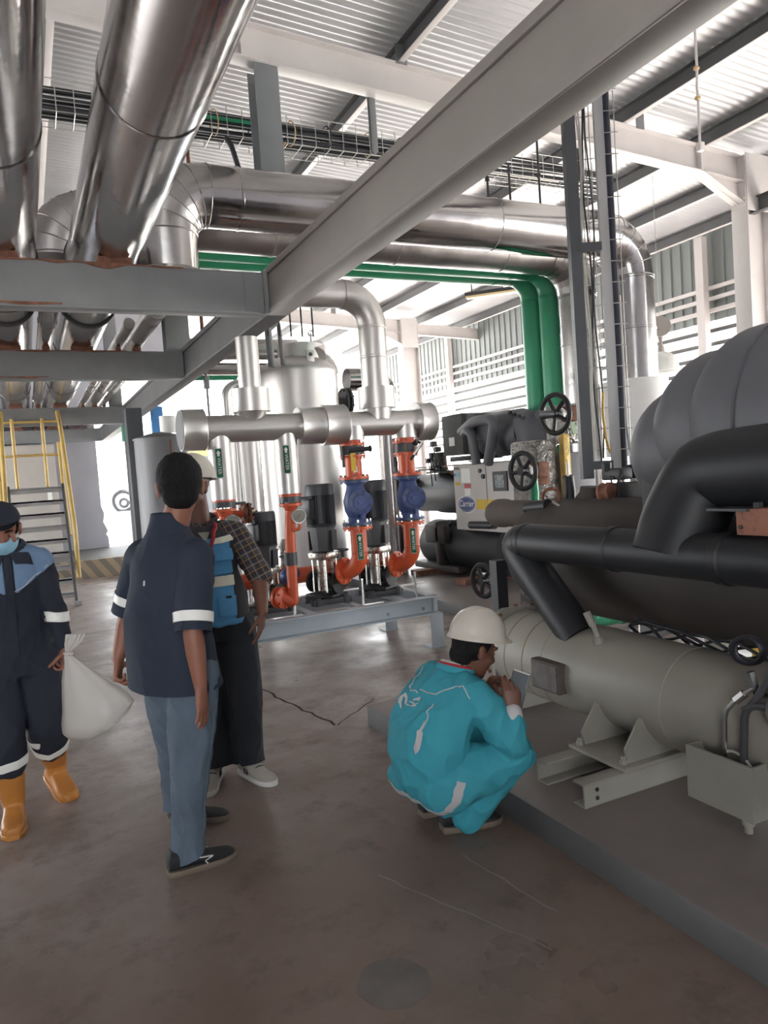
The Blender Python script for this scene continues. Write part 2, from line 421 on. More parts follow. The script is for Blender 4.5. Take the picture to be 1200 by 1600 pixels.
strip('floor_crack', wob((1.62, 4.25), (2.05, 4.6), 8, .012), .005, 'crack', 'fine crack in the floor running to the plinth')
strip('floor_scratch', wob((1.10, 2.55), (1.38, 1.85), 12, .006), .0035, 'scratch', 'pale scratch on the floor in front of the squatting worker')
strip('floor_scratch', wob((1.45, 2.5), (1.52, 2.0), 9, .006), .003, 'scratch', 'pale scratch on the floor beside the plinth edge')
strip('floor_scratch', wob((.78, 1.75), (1.22, 1.40), 12, .012), .003, 'scratch', 'wandering pale scratch low in the floor near the camera')
g = G(); g.cyl((.88, 1.98, 0), (.88, 1.98, .0012), .115, n=40)
for v in g.bm.verts: v.co += noise.noise_vector(v.co*14)*V((.012, .012, 0))
obj('floor_patch', g, 'patch', kind='structure', label='round grey filled patch in the brown floor', cat='patch', smooth=0)

# roof: sheet over purlins over rafters, falling to the right
def zr(x): return 6.13 - .061*(x-2.43)
g = G(); bm = g.bm
prof = []
y = -5.0
while y < 24.3:
    for t in (0, .25, .5, .75): prof.append((y+.11*t, .011*math.sin(2*PI*t)))
    y += .11
ra = [[bm.verts.new((x, yy, zr(x)+.225+hh)) for yy, hh in prof] for x in (-9, 12.4)]
for i in range(len(prof)-1): bm.faces.new((ra[0][i], ra[0][i+1], ra[1][i+1], ra[1][i]))
obj('ceiling', g, 'roof', kind='structure', label='ribbed metal roof sheeting seen from below', cat='roof', smooth=60)
PUR = [-6.2, -4.5, -2.8, -1.1, .62, 2.35, 4.1, 5.75, 7.35, 8.85, 10.35, 11.7]
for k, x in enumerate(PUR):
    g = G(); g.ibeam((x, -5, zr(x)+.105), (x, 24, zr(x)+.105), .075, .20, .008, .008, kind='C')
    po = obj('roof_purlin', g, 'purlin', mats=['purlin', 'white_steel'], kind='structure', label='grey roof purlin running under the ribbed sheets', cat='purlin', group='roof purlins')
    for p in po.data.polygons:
        if abs(p.center.z) < .012: p.material_index = 1  # undersides white, webs dark: light from the ground painted into the colour
def rafter(Y, lab):
    r = E('roof_rafter', (9.8, Y, 0), lab, 'rafter', kind='structure')
    g = G(); a = V((-9, Y, zr(-9)-.18)); b = V((10.0, Y, zr(10.0)-.18)); g.ibeam(a, b, .19, .36, .016, .012)
    for x in (2.3, 8.72):
        g.bx(x-.006, x+.006, Y-.09, Y+.09, zr(x)-.34, zr(x)-.01)
    obj('beam', g, 'white_steel', r)
    g = G(); z0 = zr(8.7)-.35; poly = [(8.75, Y-.006, z0), (9.55, Y-.006, zr(9.55)-.36), (9.55, Y-.006, z0-.36), (9.50, Y-.006, z0-.36)]
    g.prism(poly, (0, .012, 0))
    d = V((9.55-8.75, 0, -.36)).normalized(); c = V(((8.75+9.55)/2, Y, z0-.18)); ang = math.atan2(-.36, .8)
    g.box(c, (.9, .19, .014), Matrix.Rotation(-ang, 3, 'Y'))
    g.bx(9.535, 9.555, Y-.12, Y+.12, z0-.42, zr(9.5))
    for k in range(3):
        for s in (-.085, .085): g.bolt((9.535, Y+s, z0-.30+.24*k), (-1, 0, 0), .022, .02)
    for s in (-.128, .116): g.bx(9.56, 10.04, Y+s, Y+s+.012, zr(9.8)-.75, zr(9.8)+.05)
    obj('haunch', g, 'white_steel', r)
    g = G()
    for x in (5.95, 7.6, 4.1):
        g.bx(x-.07, x+.07, Y-.10, Y-.09, zr(x)-.02, zr(x)+.19)
    obj('cleat', g, 'rack', r)
    g = G(); g.ibeam((9.8, Y, 0), (9.8, Y, zr(9.8)-.02), .27, .50, .016, .012, up=(1, 0, 0))
    obj('column', g, 'white_steel', r)
    g = G(); g.ibeam((10.06, Y, zr(10)-.22), (12.1, Y, zr(12.1)-.19), .15, .30, .012, .01); obj('eave_beam', g, 'white_steel', r)
rafter(7.35, 'white steel roof frame nearest to the camera with bolted haunch at its column')
rafter(18.0, 'white steel roof frame at the far end behind the pipes')
g = G(); g.ibeam((9.8, 7.5, 5.03), (9.8, 0, 5.03), .12, .22, .012, .01); obj('tie_beam', g, 'purlin', kind='structure', label='grey tie beam running from the near column along the eave', cat='beam')

# louvred wall on the right
WX = 12.05
root = E('wall_right', (WX, 10, 0), 'white louvred side wall letting daylight in', 'wall', kind='structure')
g = G(); bm = g.bm; prof = []
y = -4.0
while y < 24:
    prof += [(y, 0), (y+.17, 0), (y+.18, -.03), (y+.23, -.03), (y+.24, 0)]; y += .25
ra = [[bm.verts.new((WX+.06+hh, yy, zz)) for yy, hh in prof] for zz in (4.02, zr(12)+.15)]
for i in range(len(prof)-1): bm.faces.new((ra[0][i], ra[0][i+1], ra[1][i+1], ra[1][i]))
obj('upper_sheet', g, 'sheet_t', root, smooth=0)
g = G()
for zz in (4.62, 4.42, 4.20): g.bx(WX-.07, WX+.02, -4, 24, zz-.035, zz+.035)
obj('girt', g, 'white_steel', root, smooth=0)
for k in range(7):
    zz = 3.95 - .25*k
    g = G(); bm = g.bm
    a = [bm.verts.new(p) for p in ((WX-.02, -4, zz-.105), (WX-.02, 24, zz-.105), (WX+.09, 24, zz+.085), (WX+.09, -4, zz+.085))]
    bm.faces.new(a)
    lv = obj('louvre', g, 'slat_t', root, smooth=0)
    g = G(); g.bx(WX-.035, WX-.018, -4, 24, zz-.165, zz-.090); obj('louvre_shade_line', g, 'shade_line', lv, smooth=0)  # dark strip put in for the shadow line under each slat
for yy in (1.5, 10.05, 19.4):
    g = G(); g.bx(WX-.20, WX-.06, yy-.09, yy+.09, -.2, zr(12)+.05); obj('wall_post', g, 'white_steel', root)

# back wall, striped kerb
g = G()
poly = [(-6.4, 0), (1.60, 0), (1.60, .55), (1.56, .62), (1.60, .7), (1.52, .9), (1.55, 1.1), (1.50, 1.25), (1.50, 4.25), (3.4, 4.25), (3.4, 6.1), (-6.4, 6.1)]
g.prism([(x, 17.6, z) for x, z in poly], (0, .2, 0))
obj('wall_back', g, 'wallgrey', kind='structure', label='grey plastered wall behind the yellow railed stair', cat='wall', smooth=0)
def hazard():
    m = bpy.data.materials.new('worn hazard stripes'); m.use_nodes = True; nt = m.node_tree; N = nt.nodes; L = nt.links; b = N['Principled BSDF']
    tc = N.new('ShaderNodeTexCoord'); mp = N.new('ShaderNodeMapping'); mp.inputs['Rotation'].default_value = (0, math.radians(35), 0)
    wv = N.new('ShaderNodeTexWave'); wv.inputs['Scale'].default_value = 1.5; wv.bands_direction = 'X'; wv.inputs['Distortion'].default_value = .6
    L.new(tc.outputs['Object'], mp.inputs[0]); L.new(mp.outputs[0], wv.inputs[0])
    r = N.new('ShaderNodeValToRGB'); r.color_ramp.elements[0].position = .45; r.color_ramp.elements[1].position = .55
    r.color_ramp.elements[0].color = (.15, .125, .10, 1); r.color_ramp.elements[1].color = (.27, .205, .13, 1)
    L.new(wv.outputs[0], r.inputs[0]); L.new(r.outputs[0], b.inputs['Base Color']); b.inputs['Roughness'].default_value = .7; return m
MT['hazard'] = hazard()
g = G(); g.bx(-5, 3.2, 14.5, 14.65, -.01, .34, .01)
obj('baseboard_back', g, 'hazard', kind='structure', label='kerb wall with worn yellow and black stripes at the foot of the stair', cat='kerb')
g = G(); g.bx(-5, 3.2, 14.65, 17.6, -.01, .33); obj('trim_3', g, 'plinth_face', kind='structure', label='raised grey walkway behind the striped kerb', cat='walkway', smooth=0)
# ------------------------------------------------------------------ suspended pipe rack
MT['rack_dk'] = M('dark grey rack paint', (.105, .105, .112), .55, var=.12, dirt=(RUST, .10, 6))
r = E('pipe_rack', (1.6, 4.9, 2.69), 'grey suspended steel pipe rack crossing overhead from the upper right', 'pipe rack')
for ya, yb, mt in ((-1.5, 4.93, 'beam'), (4.93, 17.9, 'rack_dk')):
    g = G(); g.ibeam((1.675, ya, 2.845), (1.675, yb, 2.845), .13, .31, .018, .014, kind='D')
    g.bx(1.594, 1.612, ya, yb, 2.955, 3.0, .003); g.bx(1.596, 1.612, ya, yb, 2.69, 2.72, .003)
    obj('main_beam', g, mt, r)
for Y in (4.9, 7.9, 13.0, 17.2):
    g = G(); g.ibeam((-4.5, Y+.06, 2.83), (1.60, Y+.06, 2.83), .13, .28, .016, .012, kind='C')
    g.bx(1.44, 1.452, Y-.01, Y+.0, 2.70, 2.96)
    g.bx(1.57, 1.60, Y-.03, Y+.1, 2.69, 2.97)
    cb = obj('cross_beam', g, 'rack', r)
    if Y < 9:
        for xa, xb, zz in ((-1.2, 1.05, 2.968), (-.9, .30, 2.712)):
            n_ = 60; tp = []; bt = []
            for k in range(n_+1):
                x = xa+(xb-xa)*k/n_; e = max(0, noise.noise(V((x*6, Y, zz*9)))+.25)*min(1, k/6, (n_-k)/6)
                tp.append((x, Y-.013, zz+.006)); bt.append((x, Y-.013, zz-.002-.032*e))
            g = G(); g.prism(tp+bt[::-1], (0, .02, 0)); obj('rust_crust', g, 'rust', cb, smooth=0)
for Y, x in ((7.95, 1.60), (13.05, 1.50)):
    g = G(); g.ibeam((x, Y+.20, 2.80), (x, Y+.20, zr(x)+.2), .25 if Y < 9 else .2, .2, .014, .01, up=(0, 1, 0))
    obj('hanger_post', g, 'rack', r)

def seams(g, p0, p1, R, at_, rr=.006):
    p0, p1 = V(p0), V(p1); d = (p1-p0).normalized()
    for t in at_:
        c = p0 + d*t; g.lathe(c - d*.012, d, [(0, R), (.004, R+rr), (.02, R+rr), (.024, R)], n=36, cap=False)
    return g
RACKZ = 2.972
def rack_pipe(x, R, y0, y1, lab, mat='clad', sm=(0, 3.1, 6.2, 9.3), grp=None):
    z = RACKZ + R + .035
    r = E('rack_pipe', (x, 5, z-R), lab, 'pipe', grp)
    g = G(); g.cyl((x, y0, z), (x, y1, z), R, n=48); obj('pipe_run', g, mat, r)
    for t in sm:
        if t < y1-y0-.2:
            g = seams(G(), (x, y0, z), (x, y1, z), R, (t+.3,)); obj('seam_band', g, mat, r)
    for Y in (4.96, 7.96, 13.06, 17.26):
        if y0 < Y < y1:
            g = G(); g.bx(x-R*.45, x+R*.45, Y-.06, Y+.06, RACKZ, RACKZ+.045); obj('pipe_shoe', g, 'rust', r)
    if R > .19:
        for Y in (5.75, 6.9, 9.6): obj('pipe_clamp', G().lathe((x, Y, z), (0, 1, 0), [(0, R), (.002, R+.018), (.055, R+.018), (.057, R)], n=36, cap=False), 'dark_steel', r)
    return r
rack_pipe(.627, .225, -1.2, 17.5, 'thick polished clad pipe on the rack beside the main beam, second from the left edge', sm=(1.1, 4.1, 6.6, 9.6, 12.6))
rack_pipe(-.02, .225, -1.2, 17.5, 'thick polished clad pipe on the rack at the left edge of the photo', sm=(1.9, 4.6, 7.4, 10.2, 13.2))
rack_pipe(.30, .075, 6.4, 17.5, 'slim polished pipe on the rack between the two thick clad pipes', sm=(.4, 3.0, 6.))
rack_pipe(-.60, .20, -1.2, 17.5, 'clad pipe on the rack beyond the left thick pipe', sm=(.6, 3.3, 6.2), mat='clad_old')
rack_pipe(.97, .05, 7.0, 17.5, 'thin clad pipe on the rack close beside the thick pipe next to the main beam', sm=(1.2, 3.6), mat='clad_old')
rack_pipe(1.30, .045, 8.6, 17.5, 'thin clad pipe on the rack hard against the main beam', sm=(1.2, 3.6), mat='clad_old')
rack_pipe(-1.10, .18, -1.2, 17.5, 'clad pipe on the rack farthest left from the main beam', sm=(.6, 3.3, 6.2), mat='clad_old')
rack_pipe(1.15, .085, 5.9, 17.5, 'slim clad pipe on the rack next to the hanger post', sm=(.4, 2.8), mat='clad_old')

# ------------------------------------------------------------------ big overhead silver pipes running right
def silver(nm, lab, Y, zc, R, x0, xe, left, zbot, drum=None, mat='clad'):
    r = E(nm, (xe, Y, zbot), lab, 'pipe')
    B = .42
    g = G(); g.cyl((x0, Y, zc), (xe-B, Y, zc), R, n=48); obj('pipe_run', g, mat, r)
    t = .25
    while t < xe-B-x0: obj('seam_band', seams(G(), (x0, Y, zc), (xe, Y, zc), R, (t,)), mat, r); t += 1.25
    g = G(); g.elbow((xe, Y, zc), (1, 0, 0), (0, 0, -1), B, R+.004, n=40, seg=5); obj('elbow', g, mat, r, smooth=12)
    for k in range(6):
        a = PI/2*k/5; obj('elbow_seam', G().torus((xe-B+B*math.sin(a), Y, zc-B+B*math.cos(a)), (math.cos(a), 0, -math.sin(a)), R+.004, .0045, n=40, m=5), 'clad_old', r)
    g = G(); g.cyl((xe, Y, zc-B), (xe, Y, zbot), R, n=48); obj('pipe_drop', g, mat, r)
    for t in (.02, .55, 1.5): obj('seam_band', seams(G(), (xe, Y, zc-B), (xe, Y, zbot), R, (t,)), mat, r)
    if left:
        for k in range(6):
            a = PI/2*k/5; obj('elbow_seam', G().torus((x0-.34*math.sin(a), Y, zc-.34+.34*math.cos(a)), (math.cos(a), 0, math.sin(a)), R+.004, .0045, n=40, m=5), 'clad_old', r)
        g = G(); g.elbow((x0-.34, Y, zc), (-1, 0, 0), (0, 0, -1), .34, R+.004, n=40, seg=6); obj('elbow', g, mat, r, smooth=12)
        g = G(); g.cyl((x0-.34, Y, zc-.34), (x0-.34, Y, zc-(.62 if mat == 'clad' else .36)), R, n=40); obj('pipe_drop', g, mat, r)
    return r
rA = silver('overhead_pipe', 'thick polished silver pipe crossing the photo under the roof and turning down at the right', 6.0, 3.87, .245, 1.50, 6.02, True, .12)
g = G(); g.cyl((6.02, 6.0, 1.55), (6.02, 6.0, 2.36), .34, n=40); obj('valve_jacket', g, 'white', rA)
rB = silver('overhead_pipe', 'second polished silver pipe tucked behind and below the thickest one', 6.5, 3.80, .21, .70, 5.72, True, .12, mat='clad_old')

# green pair
def green(lab, Y, x0, xe, zc, R, zb):
    r = E('green_pipe', (xe, Y, zb), lab, 'pipe'); B = .30
    g = G(); g.cyl((x0, Y, zc), (xe-B, Y, zc), R, n=36); obj('pipe_run', g, 'green', r)
    g = G(); g.elbow((xe, Y, zc), (1, 0, 0), (0, 0, -1), B, R, n=36, seg=12); obj('elbow', g, 'green', r)
    g = G(); g.cyl((xe, Y, zc-B), (xe, Y, zb), R, n=36); obj('pipe_drop', g, 'green', r)
    for t in (xe-B-x0-.02, xe-B-x0-.26): obj('seam_band', seams(G(), (x0, Y, zc), (xe, Y, zc), R, (t,), .004), 'green', r)
    obj('seam_band', seams(G(), (xe, Y, zc), (xe, Y, zb), R, (B+.02,), .004), 'green', r); return r
green('green pipe, the left one of the pair turning down beside the silver pipes', 7.17, 1.3, 5.63, 3.78, .142, .12)
green('green pipe, the right one of the pair turning down beside the silver pipes', 6.87, 1.3, 5.66, 3.77, .145, 1.62)

# trapeze rods above the pipes
for k, (x, Y, zb) in enumerate(((4.43, 6.25, 4.49), (4.70, 6.25, 4.60), (5.08, 6.25, None))):
    g = G(); zt = zb or zr(x)+.1; g.cyl((x, Y, 3.9), (x, Y, zt), .012, n=8); g.cyl((x, Y, min(zt, 4.6)-.09), (x, Y, min(zt, 4.6)-.05), .022, n=6)
    obj('hanger_rod', g, 'dark_steel', label=['thin hanger rod above the silver pipe, left of three', 'thin hanger rod above the silver pipe, middle of three', 'thin hanger rod above the silver pipe, right of three'][k], cat='rod', group='hanger rods above the silver pipe')
g = G(); g.ibeam((2.55, 7.42, 3.60), (2.55, 7.42, zr(2.5)-.36), .25, .25, .016, .012, up=(0, 1, 0))
obj('pipe_hanger_post', g, 'hang', label='pale grey steel post hanging from the roof frame behind the thick silver pipe', cat='post')
TZ0 = 5.20
for x, lb in ((3.80, 'short grey strut holding the wire cable tray, left of the main beam crossing'), (5.12, 'short grey strut holding the wire cable tray, right of the main beam crossing'), (6.75, 'short grey strut at the cable tray end behind the cable ladder')):
    g = G(); g.ibeam((x, 7.46, 5.10), (x, 7.46, zr(x)-.01), .075, .05, .006, .006, up=(0, 1, 0)); obj('tray_strut', g, 'rack', label=lb, cat='strut')

# horizontal wire cable tray with cables
TY, TZ = 7.72, 5.20
r = E('cable_tray', (3, TY, TZ), 'galvanised wire mesh cable tray running under the roof beam', 'cable tray')
g = G()
for yy, zz in ((0, .30), (0, .2), (0, .1), (0, 0), (.12, 0), (.24, 0), (.36, 0), (.36, .12), (.36, .24)):
    g.tube([(-2, TY+yy, TZ+zz), (7.5, TY+yy, TZ+zz)], .0045, n=5)
obj('long_wires', g, 'galv', r, smooth=60)
g = G(); x = -1.9
while x < 7.5:
    g.tube([(x, TY-.004, TZ+.30), (x, TY-.004, TZ-.004), (x, TY+.364, TZ-.004), (x, TY+.364, TZ+.24)], .0045, n=5); x += .165
obj('cross_wires', g, 'galv', r, smooth=60)
def run(nm, lab, cat, mat, pts, rad, grp=None, n=8, bend=.05):
    g = G(); g.tube(pts, rad, n=n, bend=bend); return obj(nm, g, mat, label=lab, cat=cat, group=grp)
cl = ['thick black cable lying lowest in the wire tray', 'thick black cable second up in the wire tray', 'thick black cable uppermost in the wire tray', 'black cable at the back of the wire tray']
for k, (yy, zz, rr) in enumerate(((.06, .045, .036), (.045, .125, .034), (.05, .205, .034), (.2, .05, .04))):
    g = G(); pts = [(x_*.67-1.9, TY+yy+.008*math.sin(x_*1.3+k), TZ+zz+.008*math.sin(x_*.9+2*k)) for x_ in range(15)]
    g.tube(pts, rr, n=10); obj('tray_cable', g, 'cable', label=cl[k], cat='cable', group='black cables in the wire tray')
g = G(); g.tube([(1.4, TY+.02, TZ+.165), (2.4, TY+.018, TZ+.165), (2.75, TY+.02, TZ+.163)], .022, n=8); obj('tray_hose', g, 'green', label='faded green hose piece in the wire tray beside the hanging post', cat='hose')
run('loose_cable', 'thin yellow cable sagging below the wire tray', 'cable', 'cable_y', [(2.85, TY, TZ+.0), (2.80, TY, TZ-.12), (2.72, TY+.05, TZ-.16), (2.70, TY+.1, TZ-.02)], .008)
run('loose_cable', 'thick black cable end drooping left of the hanging post', 'cable', 'cable', [(2.22, TY+.05, TZ-.01), (2.26, TY+.02, TZ-.10), (2.33, TY, TZ-.40), (2.36, TY+.1, TZ-.75)], .028)
run('loose_cable', 'cream cable along the bottom of the wire tray right of the main beam', 'cable', 'cable_w', [(4.6, TY+.01, TZ-.012), (5.4, TY+.01, TZ-.02), (6.6, TY+.01, TZ-.012)], .010)
for k in range(7):
    x = 2.1 + .42*k + (.1 if k > 3 else 0)
    g = G(); g.torus((x, TY+.05, TZ+.13), (1, .1, .1), .125, .007, n=14, m=5); obj('cable_bundle_tie', g, 'tie' if k % 2 == 0 else 'cable', label='cable tie looped round the cables in the wire tray', cat='cable tie', group='ties on the wire tray')

# rods with clamps seen at the right under the sheets
r = E('hanger_rod', (6.6, 5.5, 4.7), 'thin white knotted rod with end bracket hanging under the bright roof at the upper right', 'rod')
g = G(); g.tube([(6.6, 5.51, 4.74), (6.605, 5.51, 5.2), (6.595, 5.51, 5.32), (6.61, 5.51, 5.5), (6.6, 5.51, 6.08)], .013, n=8); obj('rod', g, 'white_steel', r)
for z in (5.2, 5.5): obj('knot', G().ball((6.6, 5.51, z), .030, (1.2, 1, .8), seg=10), 'tie', r)
g = G(); g.bx(6.57, 6.64, 5.48, 5.54, 4.66, 4.75, .006); obj('end_bracket', g, 'white_steel', r)

# ------------------------------------------------------------------ upright cable ladder behind the near chiller
def lad():
    u0 = V((3.30, 3.80, 1.44)); 
    r = E('cable_ladder', u0, 'upright cable ladder with dark and pale posts behind the near chiller', 'cable ladder')
    T = 3.9
    a = V((3.335, 3.785, 0)); b = V((3.500, 3.705, 0)); c = V((3.56, 3.675, 0))
    up = V((0, 0, 1))
    d = (b-a).normalized(); rot = Matrix((d, V((-d.y, d.x, 0)), up)).transposed()
    g = G(); h = T-1.40; g.box(a+up*(1.42+h/2)-d*.0, (.085, .03, h), rot); g.box(a+up*(1.42+h/2)-d*.035+V((d.y, -d.x, 0))*.03, (.014, .06, h), rot)
    obj('dark_post', g, 'dark_post', r, label='dark grey post')
    g = G(); g.box(b+up*(1.46+h/2)+V((.012, -.006, 0)), (.062, .03, h), rot); obj('pale_post', g, 'light_post', r, label='pale grey post')
    for z in (1.505, 2.92):
        g = G(); g.box((a+b)/2+up*z, (.16, .035, .055), rot); obj('cross_bar', g, 'dark_post', r)
    g = G()
    for t in (.30, .48, .66, .84): 
        p = a.lerp(b, t)+V((.02, .05, 0)); g.tube([p+up*1.5, p+up*T], .0035, n=5)
    z = 1.60
    while z < T: g.tube([a+up*z+V((.02, .046, 0)), b+up*(z+.012)+V((.02, .046, 0))], .0035, n=5); z += .135
    for t in (.35, .95): 
        p = b.lerp(c, t)+d*.05; g.tube([p+up*1.5, p+up*T], .0035, n=5)
    z = 1.60
    while z < T: g.tube([b+up*z+d*.035+V((d.y, -d.x, 0))*.03, c+up*z+d*.055+V((d.y, -d.x, 0))*.03], .0035, n=5); z += .135
    obj('wire_mesh', g, 'galv', r, smooth=60)
    q = b+d*.062
    g = G(); g.tube([q+up*T, q+up*3.0, q+up*2.2+d*.004, q+up*1.45], .026, n=10); obj('riser_cable', g, 'cable_b', label='thick blue black cable strapped to the pale post of the cable ladder', cat='cable')
    for k, (t, mt, rr, lb) in enumerate(((.42, 'cable_w', .006, 'thin white cable on the cable ladder nearer the dark post'), (.55, 'cable', .006, 'thin black cable snaking down the cable ladder'), (.72, 'dark_post', .006, 'grey cable on the cable ladder nearest the pale post'), (.36, 'cable_w', .005, 'second thin white cable on the cable ladder'))):
        p = a.lerp(b, t)+V((.015, .035, 0)); pts = []
        for j in range(12):
            z = T-.05-(T-1.55)*j/11*(1 if k != 2 else .98); pts.append(p+up*z+d*.014*math.sin(j*1.1+k*2))
        g = G(); g.tube(pts, rr, n=6); obj('ladder_cable', g, mt, label=lb, cat='cable')
    g = G(); g.tube([a.lerp(b, .78)+V((.015, .03, 0))+up*1.98, a.lerp(b, .72)+V((.015, .028, 0))+up*1.84, a.lerp(b, .80)+V((.015, .028, 0))+up*1.66, b+V((0, .03, 0))+up*1.58], .009, n=6, bend=.06); obj('ladder_cable', g, 'cable_y', label='short yellow cable near the foot of the cable ladder', cat='cable')
    g = G(); g.tube([q+d*.03+up*2.6, q+d*.03+up*1.75, q+d*.05+up*1.55, q+d*.10+up*1.42+V((0, -.05, 0)), q+d*.13+up*1.33+V((0, -.12, 0))], .008, n=6, bend=.08)
    obj('ladder_cable', g, 'cable_w', label='thin white cable curling off the foot of the cable ladder', cat='cable')
lad()
# lamps
r = E('high_bay_lamp', (9.0, 8.40, 2.80), 'round grey high bay lamp hanging before the louvred wall', 'lamp')
vd = V((.68, .73, 0))
g = G(); g.cyl(V((9.0, 8.4, 3.50))-vd*.09, V((9.0, 8.4, 3.50))+vd*.09, .155, n=32); g.cyl(V((9.0, 8.4, 3.50))-vd*.13, V((9.0, 8.4, 3.50))-vd*.09, .05)
obj('ballast_drum', g, 'lamp_gr', r)
g = G(); g.lathe((9.0, 8.4, 3.36), (0, 0, -1), [(0, .05), (.05, .03), (.12, .028), (.16, .05), (.24, .055), (.26, .075)], n=20); obj('lamp_neck', g, 'lamp_gr', r)
g = G(); g.lathe((9.0, 8.4, 3.12), (0, 0, -1), [(0, .07), (.04, .16), (.12, .22), (.22, .25), (.30, .26), (.30, .245), (.1, .2)], n=32); obj('lamp_shade', g, 'white', r)
g = G(); g.cyl((9.0, 8.4, 3.64), (9.0, 8.4, zr(9)+.2), .004, n=6); obj('lamp_wire', g, 'galv', r)
r = E('strip_light', (8.3, 12, 4.9), 'long strip light fitting hung under the far roof', 'lamp')
a = V((7.85, 12.0, 4.80)); b = V((8.70, 11.2, 4.80))
d = (b-a).normalized(); rot = Matrix((d, V((-d.y, d.x, 0)), V((0, 0, 1)))).transposed()
g = G(); g.box((a+b)/2+V((0, 0, .03)), (1.2, .12, .06), rot, .01); obj('lamp_housing', g, 'dark_steel', r)
g = G(); g.cyl(a, b, .035, n=12); g.box((a+b)/2-V((0, 0, .03)), (1.16, .16, .05), rot, .02); obj('lamp_tube', g, M('warm strip diffuser', (.8, .62, .36), .4), r)
g = G()
for p in (a.lerp(b, .1), a.lerp(b, .6)): g.cyl(p, V((p.x, p.y, zr(p.x)+.2)), .012, n=6)
obj('lamp_rod', g, 'dark_steel', r)
# ------------------------------------------------------------------ pump skid
r = E('pump_skid', (2.2, 6.0, 0), 'pale blue grey steel skid frame carrying the row of pumps', 'frame')

g = G(); g.ibeam((.80, 5.61, .372), (3.19, 5.61, .372), .09, .155, .010, .010, kind='D'); obj('front_beam', g, 'skid', r)
g = G(); g.ibeam((.80, 6.56, .372), (3.19, 6.56, .372), .09, .155, .010, .010, kind='C'); obj('back_beam', g, 'skid', r)
for x in (.84, 3.14):
    g = G(); g.ibeam((x, 5.62, .372), (x, 6.56, .372), .09, .155, .010, .010); obj('end_beam', g, 'skid', r)
for x in (1.05, 1.55, 2.02, 2.45, 2.86):
    g = G(); g.bx(x-.035, x+.035, 5.62, 6.55, .425, .45); obj('cross_bar', g, 'skid', r)
for x in (.86, 3.13):
    for y in (5.62, 6.54):
        g = G(); s_ = 1 if x < 2 else -1
        g.bx(x-.06, x+.06, y-.052, y-.040, 0, .30, .002); g.bx(x-s_*.06-.006, x-s_*.06+.006, y-.05, y+.06, 0, .30)
        g.bx(x-.075, x+.075, y-.06, y+.075, 0, .012); obj('leg', g, 'skid', r)
g = G()
for x in (2.66, 3.0): g.bolts((x, 5.564, .36), (0, -1, 0), .001, 1, .016, .006)
obj('bolt', g, 'rack', r)
g = G(); g.box((3.16, 6.10, .495), (.36, .05, .012), Matrix.Rotation(.12, 3, 'Z')); g.box((3.0, 6.15, .47), (.03, .03, .05))
obj('flat_bar', g, 'white', label='pale flat bar lying across the right end of the pump skid', cat='bar')

# ------------------------------------------------------------------ header
HZ, HY, HR = 1.98, 5.70, .106
r = E('pipe_header', (2.2, HY, HZ-HR), 'brushed silver header pipe with capped ends above the pumps', 'header')
g = G(); g.cyl((1.1, HY, HZ), (3.2, HY, HZ), HR, n=48); obj('header_pipe', g, 'alu', r)
def capd(x0, x1, R, nm):
    g = G(); g.lathe((x0, HY, HZ), (1, 0, 0), [(0, R-.012), (.0, R), (.004, R+.003), (.010, R), (x1-x0-.01, R), (x1-x0-.004, R+.003), (x1-x0, R), (x1-x0, R-.012)], n=44)
    for x in (x0+.05, x1-.05): g.bolt((x, HY-R*.985, HZ+R*.17), (0, -1, .1), .005, .004)
    return obj(nm, g, 'alu', r)
obj('end_disc', G().cyl((1.086, HY, HZ), (1.10, HY, HZ), .148, n=44), 'tank_dull', r); capd(1.09, 1.27, .158, 'end_sleeve'); capd(2.03, 2.24, .150, 'joint_sleeve'); capd(2.235, 2.44, .166, 'joint_sleeve'); capd(3.115, 3.27, .166, 'end_sleeve')  # end disc coloured dark in place of the dim surroundings it would reflect
def riser(X, R, top, Rc, nm_lab, redstub):
    if top is None:
        g = G(); g.cyl((X, HY, HZ+.03), (X, HY, 2.688), R, n=40); obj('riser_pipe', g, 'alu_v', r)
        obj('riser_sleeve', G().cyl((X, HY, 2.105), (X, HY, 2.285), Rc, n=44), 'alu_v', r)
        obj('riser_cone', G().lathe((X, HY, 2.12), (0, 0, -1), [(0, R+.04), (.06, R+.005), (.14, R-.02)], n=32), 'alu_v', r); return
    g = G(); g.cyl((X, HY, HZ+.03), (X, HY, top-.26), R, n=40)
    for z in (top-.27, top-.52): seams(g, (X, HY, z), (X, HY, z+1), R, (0,), .003)
    obj('riser_pipe', g, 'alu_v', r)
    g = G(); g.elbow((X, HY, top), (0, 0, 1), (-1, 0, 0), .26, R+.004, n=40, seg=8); obj('riser_elbow', g, 'alu_v', r, smooth=14)
    g = G(); g.cyl((X-.26, HY, top), (-1.5 if X < 2 else 1.9, HY, top), R-.004, n=40); obj('riser_run', g, 'alu', r)
    g = G(); g.cyl((X, HY, 2.105), (X, HY, 2.285), Rc, n=44); obj('riser_sleeve', g, 'alu_v', r)
    if redstub:
        g = G(); g.cyl((X, HY, 2.06), (X, HY, 2.11), .075, n=24); obj('flange_stub', g, 'orange', r)
    else:
        g = G(); g.lathe((X, HY, 2.12), (0, 0, -1), [(0, R+.04), (.06, R+.005), (.14, R-.02)], n=32); obj('riser_cone', g, 'alu_v', r)
riser(1.66, .088, None, .15, '', False)
riser(2.76, .118, 3.06, .160, '', True)
VW = V((-.40, -.915, 0))  # towards the viewer's side of the skid
